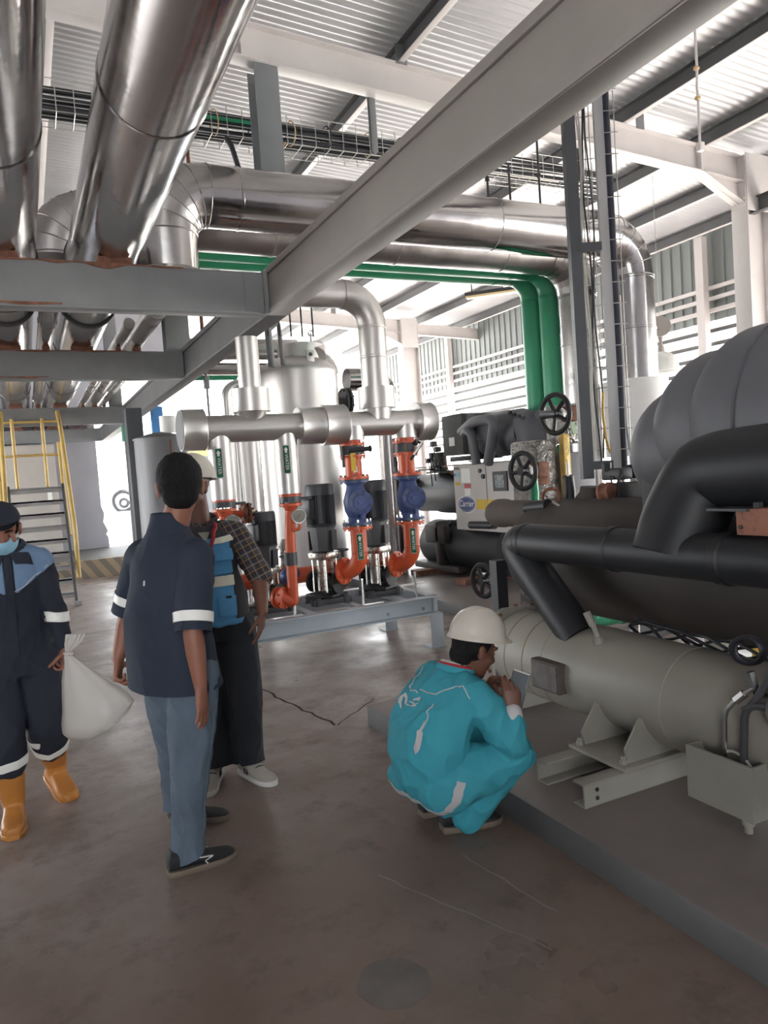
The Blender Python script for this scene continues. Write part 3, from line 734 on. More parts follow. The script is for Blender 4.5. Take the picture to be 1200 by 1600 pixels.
def sticker(X, Y, R, z0, z1, wd, parent, az=0.0):
    c0 = math.atan2(VW.y, VW.x) + az; a = wd/2/R
    def patch(hw, za, zb, off, mat, nm):
        g = G(); rs = []
        for z in (za, zb): rs.append([g.bm.verts.new((X+(R+off)*math.cos(c0-hw+2*hw*k/8), Y+(R+off)*math.sin(c0-hw+2*hw*k/8), z)) for k in range(9)])
        for k in range(8): g.bm.faces.new((rs[0][k], rs[0][k+1], rs[1][k+1], rs[1][k]))
        bmesh.ops.solidify(g.bm, geom=g.bm.faces[:], thickness=-.0008)
        return obj(nm, g, mat, parent)
    st = patch(a*1.12, z0-.006, z1+.006, .0012, 'sticker_w', 'label_border')
    st = patch(a, z0, z1, .0026, 'sticker_g', 'flow_label')
    n = V((math.cos(c0), math.sin(c0), 0)); rt = V((-n.y, n.x, 0)); up = V((0, 0, 1)); p = V((X, Y, 0)) + n*(R+.0045)
    L_ = z1-z0; w2 = wd*.36; zt = z1-.012
    g = G(); q = lambda u, z: p + rt*u + up*z
    hh = wd*.5
    g.prism([q(0, zt), q(-w2, zt-hh), q(-w2*.5, zt-hh), q(-w2*.5, zt-hh*1.9), q(w2*.5, zt-hh*1.9), q(w2*.5, zt-hh), q(w2, zt-hh)], n*.0006)
    obj('flow_arrow', g, 'sticker_w', st, smooth=0)
    text('lettering', 'WATER', wd*.78, 'sticker_w', st, axes(p + up*(z0+L_*.40), -up, rt))
def down(X, R, zb, lab):
    g = G(); g.cyl((X, HY, zb), (X, HY, HZ-.02), R, n=36); o = obj('drop_pipe', g, 'alu_v', r); return o
for X, zb, R in ((1.38, 1.43, .092), (1.92, 1.44, .092)):
    o = down(X, R, zb, ''); sticker(X, HY, R, 1.605, 1.825, .048, r, .05)
for X, zb, R in ((2.50, 1.845, .112), (3.005, 1.845, .112)): down(X, R, zb, '')

# ------------------------------------------------------------------ discharge pipework (orange pipe, blue check valve, butterfly valve)
DIR = V((-.5, .866, 0))
def big_discharge(X, first, labs):
    c = lambda z: V((X, HY, z))
    b = E('butterfly_valve', c(1.71), labs[0], 'valve', 'butterfly valves above the blue valves')
    g = G(); g.cyl(c(1.725), c(1.795), .098, n=32); obj('valve_body', g, 'dkgrey', b)
    g = G(); g.lathe(c(1.80), (0, 0, 1), [(0, .108), (.018, .108), (.018, .075), (.045, .075)], n=32); g.bolts(c(1.818), (0, 0, 1), .095, 8, .008, .014); obj('upper_flange', g, 'orange', b)
    g = G(); g.lathe(c(1.72), (0, 0, -1), [(0, .108), (.018, .108), (.018, .072), (.05, .072)], n=32); g.bolts(c(1.702), (0, 0, -1), .095, 8, .008, .018); obj('lower_flange', g, 'orange', b)
    g = G(); g.bolts(c(1.70), (0, 0, 1), .098, 8, .006, .125); obj('stud', g, 'rust', b)
    g = G(); p = c(1.76)+V((.02, -.1, .0)) if first else c(1.775)+V((.03, -.1, 0))
    if first:
        g.cyl(p+V((-.10, .01, 0)), p+V((.09, -.01, .004)), .020, n=12); g.cyl(p+V((.09, -.01, .004)), p+V((.10, -.01, .004)), .028, n=12)
        g.cyl(c(1.62)+V((-.11, -.05, 0)), c(1.80)+V((-.11, -.05, 0)), .012, n=8)
    else:
        g.tube([p+V((.05, .03, .03)), p+V((.07, -.02, .012)), p+V((-.055, -.035, -.125))], .013, n=8); g.cyl(p+V((0, .03, .02)), p+V((.03, -.01, .02)), .024, n=12)
    obj('lever', g, 'cast', b)
    if not first:
        g = G(); g.tube([p+V((.074, -.024, .024)), p+V((-.03, -.046, -.082))], .0085, n=8); obj('lever_grip', g, 'white', b)
    v = E('check_valve', c(1.12), labs[1], 'valve', 'blue check valves over the orange elbows')
    g = G(); g.lathe(c(1.135), (0, 0, 1), [(0, .125), (.022, .125), (.022, .085), (.06, .075), (.12, .100), (.20, .108), (.27, .088), (.33, .072), (.355, .085), (.355, .12), (.375, .12)], n=36)
    obj('valve_body', g, 'blue', v)
    n = V((-.27, -.96, -.02)).normalized(); pc = c(1.325) + n*.10 + V((.022, -.006, 0))
    g = G(); g.cyl(c(1.33), pc, .075, n=28); obj('valve_neck', g, 'blue', v)
    g = G(); g.lathe(pc, n, [(0, .104), (.018, .104), (.020, .100), (.020, .066), (.026, .062), (.026, 0.001)], n=36); g.box(pc+n*.028, (.05, .012, .026)); obj('valve_cover', g, 'blue', v)
    for k in range(8):
        a = 2*PI*(k+.5)/8; u, w_ = G.frame(n); g = G(); g.bolt(pc+n*.018+u*(.084*math.cos(a))+w_*(.084*math.sin(a)), n, .011, .012); obj('cover_bolt', g, 'dkgrey', v)
    for z, s_ in ((1.135, -1), (1.512, 1)):
        g = G(); g.cyl(c(z-.006), c(z+.006), .127, n=36); obj('flange_gasket', g, 'dkgrey', v)
        g = G(); g.bolts(c(z-.03), (0, 0, 1), .112, 8, .009, .075); obj('flange_bolt', g, 'steel' if s_ < 0 else 'dkgrey', v)
    g = G(); g.box(pc+V((.015, .0, -.115)), (.03, .04, .05)); obj('drain_lug', g, 'blue', v)
    s = E('spool_pipe', c(1.515), labs[2], 'pipe', 'orange spools above the blue valves')
    g = G(); g.cyl(c(1.53), c(1.675), .072, n=30); obj('pipe_run', g, 'orange', s)
    g = G(); g.cyl(c(1.517), c(1.54), .127, n=36); g.bolts(c(1.54), (0, 0, 1), .108, 8, .010, .014); obj('flange', g, 'orange', s)
    if first:
        g = G(); q = c(1.66)+V((-.04, -.098, 0)); g.box(q, (.045, .003, .15), Matrix.Rotation(-.05, 3, 'Z')); obj('paper_tag', g, 'sticker_y', s, label='yellow paper tag')
        g = G(); q = c(1.60)+V((-.022, -.088, 0)); g.box(q, (.035, .003, .05)); obj('paper_label', g, 'sticker_w', s)
    p = E('discharge_pipe', c(.67), labs[3], 'pipe', 'orange discharge elbows on the pumps')
    g = G(); g.cyl(c(.90), c(1.10), .070, n=30); g.elbow(c(.735), (0, 0, -1), DIR, .16, .070, n=30, seg=12)
    obj('elbow_pipe', g, 'orange', p)
    g = G(); g.cyl(c(1.10), c(1.122), .125, n=36); g.bolts(c(1.10), (0, 0, -1), .108, 8, .010, .016); obj('top_flange', g, 'orange', p)
    e0 = c(.735)+DIR*.155
    g = G(); g.lathe(e0, DIR, [(0, .072), (.01, .116), (.032, .116), (.032, .05)], n=36); g.bolts(e0+DIR*.008, -DIR, .094, 8, .012, .016); obj('pump_flange', g, 'orange', p)
    g = G(); g.cyl(c(.45)+V((-.01, -.03, 0)), c(.672)+V((-.01, -.03, 0)), .011, n=8); obj('prop_rod', g, 'steel', p)
    g = G(); g.torus(c(.895), (0, 0, 1), .0705, .0025, m=5); obj('weld_seam', g, 'orange', p)
    sticker(X, HY, .070, .845, 1.055, .046, p, .12)
big_discharge(2.50, True, ['butterfly valve with black barrel handle over the left blue valve', 'blue check valve on the left orange elbow of the pump row', 'orange flanged spool with a yellow tag above the left blue valve', 'orange elbow pipe with green WATER label, left of the large pair'])
big_discharge(3.005, False, ['butterfly valve with a slanting pale lever over the right blue valve', 'blue check valve on the right orange elbow of the pump row', 'orange flanged spool without tag above the right blue valve', 'orange elbow pipe with green WATER label, right of the large pair'])
def small_discharge(X, labs):
    c = lambda z: V((X, HY, z))
    v = E('butterfly_valve', c(1.34), labs[0], 'valve')
    g = G(); g.cyl(c(1.37), c(1.42), .088, n=28); g.box(c(1.395)+V((.12, -.02, 0)), (.09, .022, .022)); obj('valve_body', g, 'dkgrey', v)
    for z in (1.425, 1.35):
        g = G(); g.cyl(c(z-.008), c(z+.012), .092, n=30); obj('flange', g, 'orange', v)
    g = G(); g.bolts(c(1.335), (0, 0, 1), .08, 8, .007, .115); obj('stud', g, 'rust', v)
    g = G(); g.cyl(c(1.437), c(1.47), .05, n=20); obj('flange_neck', g, 'orange', v)
    p = E('discharge_pipe', c(.53), labs[1], 'pipe')
    x2 = X-.035
    g = G(); g.tube([c(1.35), V((X-.005, HY, 1.25)), V((x2, HY, .9)), V((x2, HY, .565)), V((x2, HY, .565))+DIR*.12], [.062, .042, .042, .042, .042]) if False else g.tube([c(1.345), V((x2+.01, HY, 1.1)), V((x2, HY, .62)), V((x2, HY, .555)), V((x2, HY, .555))+DIR*.06], .043, n=20, bend=.06)
    g.lathe(c(1.345), (0, 0, -1), [(0, .062), (.05, .044)], n=24); obj('elbow_pipe', g, 'orange', p)
    g = G(); g.cyl(V((x2, HY, .86)), V((x2, HY, .965)), .054, n=24); obj('rubber_band', g, 'motor', p, label='dark rubber band')
    e0 = V((x2, HY, .60))+V((-.085, .03, 0)); 
    g = G(); g.lathe(e0-DIR*.03, DIR, [(0, .06), (.01, .088), (.03, .088), (.03, .07), (.055, .07), (.055, .088), (.08, .088)], n=28); g.bolts(e0-DIR*.02, -DIR, .072, 6, .012, .016); g.cyl(e0, V((x2, HY, .56)), .05, n=16); obj('pump_flange', g, 'orange', p)
    g = G(); g.cyl(V((x2, HY-.01, .45)), V((x2, HY-.01, .53)), .011, n=8); obj('prop_rod', g, 'steel', p)
    q = E('pressure_gauge', V((X+.03, HY-.05, 1.2)), labs[2], 'gauge')
    n = V((-.35, -.93, .05)).normalized(); pc = V((X+.035, HY-.085, 1.255))
    g = G(); g.lathe(pc-n*.02, n, [(0, .05), (.0, .058), (.03, .058), (.034, .062), (.04, .060), (.038, .050), (.010, .050)], n=32); obj('gauge_case', g, 'steel', q)
    g = G(); g.cyl(pc+n*.012, pc+n*.016, .050, n=32); obj('dial', g, 'tee', q)
    u, w_ = G.frame(n); g = G(); g.box(pc+n*.018, (.004, .003, .06), Matrix.Rotation(.6, 3, 'Y')); obj('needle', g, 'cast', q)
    g = G(); g.tube([pc-V((0, 0, .058)), pc-V((0, 0, .10)), V((X-.01, HY-.03, 1.14))], .014, n=10, bend=.02); obj('stem', g, 'orange', q)
small_discharge(1.92, ['small butterfly valve with dark side lever above the gauge', 'slim orange pipe with dark band at the left of the pump row', 'round steel pressure gauge on the slim orange pipe'])
small_discharge(1.38, ['small butterfly valve half hidden behind the blue vest man', 'slim orange pipe behind the man in the blue vest', 'pressure gauge behind the man in the blue vest'])
# suction side branch with small flange behind the vest man
r = E('suction_branch', (1.62, 6.0, .9), 'short orange branch pipe with a dark flange left of the small motor', 'pipe')
g = G(); g.cyl((1.35, 6.0, 1.30), (1.60, 6.0, 1.30), .03, n=16); obj('pipe_run', g, 'orange', r)
g = G(); g.cyl((1.60, 6.0, 1.30), (1.625, 6.0, 1.30), .085, n=24); g.cyl((1.64, 6.0, 1.30), (1.66, 6.0, 1.30), .085, n=24); g.bolts((1.59, 6.0, 1.30), (1, 0, 0), .07, 6, .012, .09); obj('flange', g, 'rust', r)
g = G(); g.cyl((1.66, 6.0, 1.30), (1.72, 6.05, 1.30), .03, n=16); obj('nipple', g, 'pump_metal', r)

# ------------------------------------------------------------------ pumps
def pump(loc, k, small=False):
    """vertical multistage pump on its base, k = scale; built at the origin then moved"""
    r = E('vertical_pump', (0, 0, 0), '-', 'pump', 'vertical pumps on the skid')
    P = lambda z: V((0, 0, z*k))
    g = G(); g.box(P(.02), (.30*k, .22*k, .03*k), Matrix.Rotation(math.atan2(DIR.y, DIR.x), 3, 'Z'), .006); g.cyl(P(.035), P(.06), .105*k, .09*k, n=28); obj('base', g, 'cast', r)
    g = G(); g.cyl(P(.05), P(.34), .078*k, n=32)
    for z in (.10, .16, .22, .28): g.torus(P(z), (0, 0, 1), .078*k, .003, n=28, m=5)
    obj('pump_sleeve', g, 'pump_metal', r)
    g = G()
    for a in range(4): c_, s_ = math.cos(a*PI/2+PI/4+.5), math.sin(a*PI/2+PI/4+.5); g.cyl(P(.05)+V((c_, s_, 0))*.105*k, P(.36)+V((c_, s_, 0))*.105*k, .009*k, n=8)
    obj('stay_bolt', g, 'steel', r)
    g = G(); g.box(P(.365), (.20*k, .20*k, .065*k), Matrix.Rotation(.5, 3, 'Z'), .012*k)
    for a in range(4):
        for t in (-.06, 0, .06):
            d = V((math.cos(a*PI/2+.5), math.sin(a*PI/2+.5), 0)); e = V((-d.y, d.x, 0)); g.cyl(P(.375)+d*.099*k+e*t*k, P(.375)+d*.104*k+e*t*k, .010*k, n=8)
    obj('pump_head', g, 'pump_metal', r)
    for sgn in (-1, 1):
        g = G(); d = DIR*sgn; g.cyl(P(.13)+d*.06*k, P(.13)+d*.135*k, .055*k, n=20); g.lathe(P(.13)+d*.125*k, d, [(0, .095*k), (.025*k, .095*k), (.025*k, .04*k)], n=30); g.bolts(P(.13)+d*.125*k, -d, .078*k, 6, .011*k, .012); obj('port_flange', g, 'cast', r)
    g = G(); g.lathe(P(.40), (0, 0, 1), [(0, .092*k), (.01*k, .10*k), (.18*k, .118*k), (.205*k, .118*k), (.205*k, .128*k), (.22*k, .128*k)], n=8); obj('motor_stool', g, 'motor', r, smooth=30)
    g = G()
    for a in (.55, 2.1, -2.5): 
        d = V((math.cos(-1.3+a), math.sin(-1.3+a), 0)); g.box(P(.50)+d*.108*k, (.008, .12*k, .17*k), Matrix.Rotation(-1.3+a, 3, 'Z'))
    obj('coupling_guard', g, 'dkgrey', r)
    z0, z1 = .62, .93
    g = G(); g.cyl(P(z0), P(z1), .105*k, n=32)
    for j in range(40):
        a = 2*PI*j/40; d = V((math.cos(a), math.sin(a), 0)); g.box(P((z0+z1)/2-.005)+d*.115*k, (.026*k, .005*k, (z1-z0-.05)*k), Matrix.Rotation(a, 3, 'Z'))
    g.lathe(P(z0), (0, 0, 1), [(0, .128*k), (.02*k, .132*k), (.03*k, .11*k)], n=32); obj('motor_body', g, 'motor', r)
    g = G(); g.lathe(P(z1-.035), (0, 0, 1), [(0, .112*k), (.0, .130*k), (.075*k, .128*k), (.095*k, .118*k), (.098*k, .09*k), (.098*k, .001)], n=32); obj('fan_cover', g, 'dkgrey', r)
    g = G(); d = V((-.93, -.3, 0)); g.box(P(.78)+d*.14*k, (.07*k, .13*k, .17*k), Matrix.Rotation(math.atan2(d.y, d.x), 3, 'Z'), .008); obj('terminal_box', g, 'motor', r)
    r.location = loc; return r
PB = .505
p = pump((2.305, 6.04, PB), 1.0); p['label'] = 'tall vertical pump with charcoal motor behind the left blue valve'
dup(p, (2.815, 6.04, PB), 'tall vertical pump with charcoal motor behind the right blue valve')
q = pump((1.79, 6.06, PB), .80); q['label'] = 'smaller vertical pump with black motor beside the slim orange pipe'
dup(q, (1.26, 6.06, PB), 'smaller vertical pump hidden behind the men at the left end of the skid')
for k, (x, lb) in enumerate(((2.305, 'mounting rail under the left tall pump'), (2.815, 'mounting rail under the right tall pump'), (1.79, 'mounting rail under the smaller pump by the slim orange pipe'), (1.26, 'mounting rail under the pump hidden behind the men'))):
    g = G()
    for s_ in (-.10, .10): g.box((x, 6.04+s_, .478), (.36, .07, .052), None, .004)
    g.cyl((x+.13, 5.92, .45), (x+.13, 5.92, .52), .03, n=12); g.cyl((x-.13, 5.92, .45), (x-.13, 5.92, .52), .03, n=12)
    obj('pump_rail', g, 'dark_steel', label=lb, cat='rail', group='mounting rails under the pumps')
# rear suction manifold parts glimpsed between the pumps
r = E('suction_manifold', (2.2, 6.45, .5), 'orange suction manifold behind the pumps', 'pipe')
g = G(); g.cyl((.9, 6.50, .66), (3.15, 6.50, .66), .075, n=24); obj('pipe_run', g, 'orange', r)
for x in (1.52, 2.05, 2.56):
    g = G(); g.cyl((x, 6.33, .68), (x, 6.5, .68), .06, n=20); g.lathe((x, 6.33, .68), (0, -1, 0), [(0, .1), (.02, .1), (.02, .04)], n=28); g.bolts((x, 6.31, .68), (0, -1, 0), .08, 8, .011, .014); obj('branch', g, 'orange', r)
for x, lb in ((2.02, 'small blue valve behind the left tall pump'), (2.55, 'small blue valve between the two tall pumps')):
    v = E('strainer_valve', (x, 6.25, .62), lb, 'valve', 'blue valves behind the pumps')
    g = G(); g.ball((x, 6.22, .70), .075); g.cyl((x, 6.22, .70), (x+.03, 6.10, .74), .05, n=16); obj('valve_body', g, 'blue', v)
    g = G(); g.cyl((x, 6.22, .76), (x, 6.22, .88), .018, n=10); g.torus((x, 6.22, .88), (0, 0, 1), .06, .009, n=20, m=6); obj('handwheel', g, 'dark_steel', v)
r = E('expansion_vessel', (2.06, 6.35, .7), 'small steel filter bottle with a yellow tag behind the gauge pipe', 'vessel')
g = G(); g.lathe((2.06, 6.38, .66), (0, 0, 1), [(0, .06), (.03, .075), (.24, .075), (.30, .05), (.36, .02)], n=28); obj('bottle', g, 'pump_metal', r)
g = G(); g.box((2.045, 6.296, .83), (.03, .004, .09)); obj('paper_tag', g, 'sticker_y', r)
# ------------------------------------------------------------------ near chiller (one machine with many parts)
r = E('chiller', (2.9, 2.0, .12), 'near chiller with cream lower vessel, dusty black insulated vessel and bulging black compressor', 'chiller', kind='thing')
CX, CZ, CR = 2.53, .477, .228
g = G(); g.lathe((CX, -.9, CZ), (0, 1, 0), [(0, CR)] + [(t, CR) for t in (1, 2, 3, 4.38)], n=64); o_ = obj('lower_vessel', g, 'cream', r)
for t in (.75, 2.25, 3.05): obj('weld_ring', G().lathe((CX, t, CZ), (0, 1, 0), [(0, CR), (.003, CR+.003), (.015, CR+.003), (.018, CR)], n=64, cap=False), 'cream', o_)
MT['rstreak'] = M('rust streak', (.19, .145, .105), .8, var=.3, vscale=9)
for t in (3.20, 3.36): obj('rust_ring', G().lathe((CX, t, CZ), (0, 1, 0), [(0, CR), (.002, CR+.0012), (.009, CR+.0012), (.011, CR)], n=64, cap=False), 'rstreak', o_)
g = G(); poly = []
for a in range(0, 19): 
    t = PI + PI*a/18; poly.append((CX+(CR+.055)*math.cos(t), 3.49, CZ+(CR+.055)*math.sin(t)*.0 + 0))
pl = [(2.345, .121), (2.80, .121), (2.95, .30), (2.95, .70), (2.42, .725), (2.36, .70), (2.33, .62), (2.33, .22)]
g.prism([(x, 3.50, z) for x, z in pl], (0, .03, 0))
tp = obj('tube_plate', g, 'cream_lt', r, smooth=0)
for a in range(14):
    t = PI*.40 + 2*PI*a/14; g = G(); q = V((CX+(CR+.033)*math.cos(t), 3.50, CZ+(CR+.033)*math.sin(t)))
    if q.z > .14 and q.x < 2.82: g.bolt(q, (0, -1, 0), .010, .012); obj('plate_bolt', g, 'rust', tp)
    else: g.bm.free()
g = G(); g.bx(2.40, 2.47, 3.53, 3.60, .121, 1.0); obj('support_post', g, 'black', r)
g = G(); g.box((2.295, 2.965, .475), (.06, .215, .150), None, .004); npb = obj('nameplate_box', g, 'brown', r)
g = G(); g.box((2.263, 2.965, .475), (.003, .190, .126)); obj('nameplate', g, M('dull nameplate', (.10, .09, .085), .4, metal=.5, var=.3, vscale=20), npb)
g = G(); g.cyl((2.42, 2.72, .66), (2.405, 2.72, .70), .028, .024, n=16); g.cyl((2.41, 2.72, .69), (2.385, 2.75, .80), .013, n=12); g.cyl((2.395, 2.735, .75), (2.38, 2.76, .815), .019, n=12); obj('charging_valve', g, 'cream_lt', r)
# saddle on its channels
g = G(); g.box((2.47, 2.50, .230), (.62, .36, .016), None, .003); sd = obj('saddle_plate', g, 'cream', r)
for Y in (2.365, 2.635):
    g = G(); pts = [(2.215, .238), (2.205, .30), (2.295, .42)]
    for a in range(9):
        t = PI*1.10 + (PI*.80)*a/8; pts.append((CX+(CR-.004)*math.cos(t), CZ+(CR-.004)*math.sin(t)))
    pts += [(2.85, .40), (2.86, .238)]
    g.prism([(x, Y-.006, z) for x, z in pts], (0, .012, 0)); obj('saddle_web', g, 'cream_lt', r, smooth=0)
for x, y in ((2.20, 2.645), (2.20, 2.37)):
    g = G(); g.cyl((x, y, .238), (x, y, .258), .018, n=6); g.cyl((x, y, .258), (x, y, .272), .012, n=8); obj('saddle_bolt', g, 'cream_lt', sd)
g = G(); g.ibeam((1.945, 2.365, .17), (3.1, 2.365, .17), .07, .10, .008, .008, kind='C'); g.ibeam((1.965, 2.63, .17), (3.1, 2.63, .17), .07, .10, .008, .008, kind='D')
g.bx(2.22, 3.1, 2.37, 2.63, .212, .222)
for z in (.155, .185): g.cyl((2.02, 2.331, z), (2.02, 2.327, z), .008, n=10)
ch = obj('support_channel', g, 'cream_lt', r)
g = G()
for z in (.152, .188): g.cyl((2.012, 2.3298, z), (2.012, 2.3260, z), .0085, n=12)
obj('bolt_hole', g, 'cast', ch)
# evaporator
EX, EZ, ER = 3.045, .965, .345
g = G(); g.lathe((EX, -.9, EZ), (0, 1, 0), [(0, ER), (2.6, ER), (2.62, ER+.008), (2.75, ER+.008), (2.77, ER), (3.2, ER), (3.22, ER+.006), (4.70, ER+.004), (4.82, ER-.05), (4.85, .001)], n=64)
g.disp(.006, 3.0); up_ = obj('upper_vessel', g, 'evap', r)
g = G(); g.lathe((2.96, 3.55, 1.225), (-.01, 1, -.01), [(0, .07), (.2, .088), (.62, .092), (.64, .100), (.72, .102), (.76, .088), (.775, .001)], n=36); g.disp(.010, 9.0); obj('insulation_cap', g, 'brown', r)
g = G(); g.tube([(2.92, 4.28, 1.135), (2.90, 4.56, 1.13)], .028, n=16); obj('vent_stub', g, 'black', r)
g = G(); g.tube([(2.90, 3.66, 1.28), (2.885, 3.85, 1.265)], .042, n=14); obj('bypass_sleeve', g, 'black', r)
g = G(); g.torus((2.92, 3.65, 1.335), (.5, .8, .3), .052, .011, n=24, m=8); g.cyl((2.94, 3.66, 1.28), (2.99, 3.70, 1.26), .02, n=10); obj('lifting_ring', g, 'rust', r)
g = G(); g.tube([(2.91, 3.62, 1.30), (2.90, 3.52, 1.26), (2.905, 3.47, 1.245)], .011, n=8); g.ball((2.905, 3.47, 1.245), .016); obj('purge_cock', g, 'steel', r)
g = G(); g.tube([(3.03, 3.62, 1.25), (3.035, 3.61, 1.36), (3.02, 3.60, 1.455)], .034, n=16); obj('sensor_sleeve', g, 'black', r)
g = G(); g.tube([(3.02, 3.60, 1.44), (3.02, 3.60, 1.54)], .008, n=8); obj('sensor_stem', g, 'galv', r)
g = G(); g.lathe((3.10, 3.48, 1.22), (.03, -.05, 1), [(0, .16), (.05, .14), (.13, .085), (.16, .08), (.16, .001)], n=24); g.disp(.008, 14.); obj('valve_lagging', g, 'evap', r)
g = G(); g.lathe((3.03, 3.33, 1.345), (.2, -1, .1), [(0, .05), (.02, .06), (.03, .045), (.05, .045), (.06, .06), (.08, .055), (.085, .02)], n=20); obj('valve_flange', g, 'rust', r)
g = G(); g.box((3.16, 3.33, 1.45), (.10, .16, .07), None, .012); g.cyl((3.24, 3.28, 1.42), (3.24, 3.28, 1.50), .035, n=16); g.cyl((3.12, 3.37, 1.47), (3.12, 3.37, 1.52), .028, n=16); obj('actuator', g, 'black', r)
g = G(); g.bx(3.10, 3.42, 3.02, 3.35, 1.20, 1.40, .02); obj('insulated_block', g, 'evap_grey', r)
g = G(); g.tube([(3.10, 3.32, 1.44), (3.06, 3.26, 1.36), (3.05, 3.22, 1.30)], .006, n=6); g.tube([(3.18, 3.27, 1.46), (3.08, 3.24, 1.43), (3.02, 3.18, 1.26)], .009, n=6, bend=.05); obj('sensor_wire', g, 'cable', r)
# compressor body
def bulge(nm, y0, y1, R, z, x, mat, rnd=.12, seedv=0., am=.010):
    g = G(); n = 10; prof = [(0, .001)]
    for k in range(n+1):
        a = PI/2*k/n; prof.append((rnd*(1-math.cos(a)), R-rnd*1.0*(1-math.sin(a))))
    L_ = y1-y0
    for k in range(n+1):
        a = PI/2*k/n; prof.append((L_-rnd*(1-math.sin(a)), R-rnd*(1-math.cos(a))))
    prof.append((L_, .001)); g.lathe((x, y0, z), (0, 1, 0), prof, n=56); g.disp(am, 3.2, seedv); return obj(nm, g, mat, r)
bulge('compressor_end', 2.3, 2.98, .36, 1.55, 3.12, 'black_blue', .30)
bulge('compressor_casing', 1.9, 2.76, .405, 1.635, 3.14, 'black_blue', .22, 1.)
bulge('compressor_motor', .6, 2.47, .475, 1.64, 3.16, 'black_blue', .20, 2.)
g = G(); g.torus((3.16, 2.15, 1.64), (0, 1, 0), .477, .012, n=60, m=6); obj('strap', g, 'black_blue', r)
g = G(); g.ball((2.76, 2.16, 1.69), .022, (1, 2.0, .8)); g.tube([(2.735, 2.14, 1.69), (2.68, 1.75, 1.685), (2.66, 1.3, 1.68)], .006, n=6); obj('wrap_seam', g, 'black', r)
g = G(); g.bx(2.80, 3.35, 2.38, 2.80, 1.18, 1.48, .03); g.disp(.008, 5.); obj('suction_neck', g, 'evap_grey', r)
g = G()
for yy in (1.2, 2.2): g.bx(2.85, 3.45, yy-.1, yy+.1, 1.2, 1.35, .01)
obj('compressor_foot', g, 'evap', r)
# discharge pipe
BX, BZ, BR = 2.46, 1.120, .100
g = G(); g.tube([(BX, .2, BZ), (BX, 1.0, BZ), (BX, 2.55, BZ), (BX, 3.44, BZ), (2.475, 2.93, .64)], BR, n=40, bend=.15, seg=8); obj('discharge_pipe', g, 'black', r)
for yy, e in ((1.98, .008), (2.60, .008), (3.26, .003)): obj('insulation_joint', G().lathe((BX, yy, BZ), (0, 1, 0), [(0, BR-.004), (.01, BR+e), (.05, BR+e), (.06, BR-.002)], n=40, cap=False), 'black', r)
g = G(); g.tube([(2.47, 2.30, 1.10), (2.53, 2.285, 1.25), (2.60, 2.22, 1.46), (2.62, 1.6, 1.475), (2.64, .9, 1.475)], [.14]*1+[.17]*4 if False else .172, n=40, bend=.26, seg=10); g.disp(.006, 6.); obj('suction_elbow', g, 'black', r)
g = G(); g.bx(2.40, 2.52, 1.70, 1.92, 1.225, 1.325, .004); rb = obj('rusty_bracket', g, 'rusty_box', r, label='flaking orange rusty bracket box')
g = G(); g.bx(2.385, 2.53, 1.86, 2.04, 1.315, 1.325); g.cyl((2.45, 1.86, 1.325), (2.45, 1.86, 1.345), .018, n=8); obj('bracket_plate', g, 'dark_steel', rb)
g = G(); g.cyl((2.40, 1.90, 1.255), (2.395, 1.90, 1.255), .009, n=10); obj('bracket_hole', g, 'cast', rb)
g = G(); g.box((2.685, 3.02, 1.02), (.012, .12, .06), Matrix.Rotation(.25, 3, 'Y')); obj('vessel_tag', g, M('dusty tag', (.13, .085, .075), .8, var=.3), r)
# open cream terminal tray with tubes
g = G()
for bx in ((2.235, 2.247, 1.769, 2.061, .204, .410), (2.236, 2.39, 2.05, 2.060, .205, .410), (2.236, 2.39, 1.770, 1.78, .205, .409), (2.240, 2.389, 1.775, 2.055, .206, .215)): g.bx(*bx)
tr = obj('drain_tray', g, 'cream_lt', r)
g = G(); g.cyl((2.27, 1.82, .21), (2.27, 1.82, .175), .022, n=14); g.cyl((2.27, 1.82, .175), (2.27, 1.82, .145), .015, n=14); obj('drain_nipple', g, 'cream_lt', tr)
g = G()
for z in (.25, .30, .36): g.cyl((2.37, 1.768, z), (2.37, 1.762, z), .006, n=8); 
obj('tray_bolt', g, 'rust', tr)
g = G(); g.tube([(2.30, 1.79, .69), (2.275, 1.84, .645), (2.27, 1.90, .575), (2.285, 1.925, .36), (2.29, 1.92, .26)], .0095, n=10, bend=.03); obj('oil_tube', g, 'steel', r)
g = G(); g.cyl((2.283, 1.822, .66), (2.272, 1.852, .628), .017, n=6); g.cyl((2.298, 1.79, .69), (2.29, 1.80, .745), .016, n=6); g.cyl((2.30, 1.785, .675), (2.35, 1.775, .66), .02, n=10); obj('tube_fitting', g, 'steel', r)
g = G(); g.tube([(2.30, 1.70, .80), (2.28, 1.765, .66), (2.275, 1.82, .59), (2.29, 1.845, .38), (2.30, 1.84, .24)], .014, n=12, bend=.03); g.tube([(2.276, 1.822, .60), (2.275, 1.775, .63), (2.29, 1.72, .63)], .014, n=10, bend=.02); obj('oil_return_tube', g, 'dark_steel', r)
g = G(); g.tube([(2.30, 1.96, .26), (2.29, 1.955, .37), (2.285, 1.90, .43), (2.285, 1.84, .42), (2.29, 1.79, .36), (2.30, 1.79, .26)], .006, n=8, bend=.05); obj('tray_loop', g, 'galv', r)
g = G(); g.ball((2.33, 1.67, .62), .085, seg=28); g.lathe((2.33, 1.55, .40), (0, 0, 1), [(0, .12), (.3, .13), (.36, .08), (.37, .001)], n=28); obj('oil_filter', g, 'cream', r)
g = G()
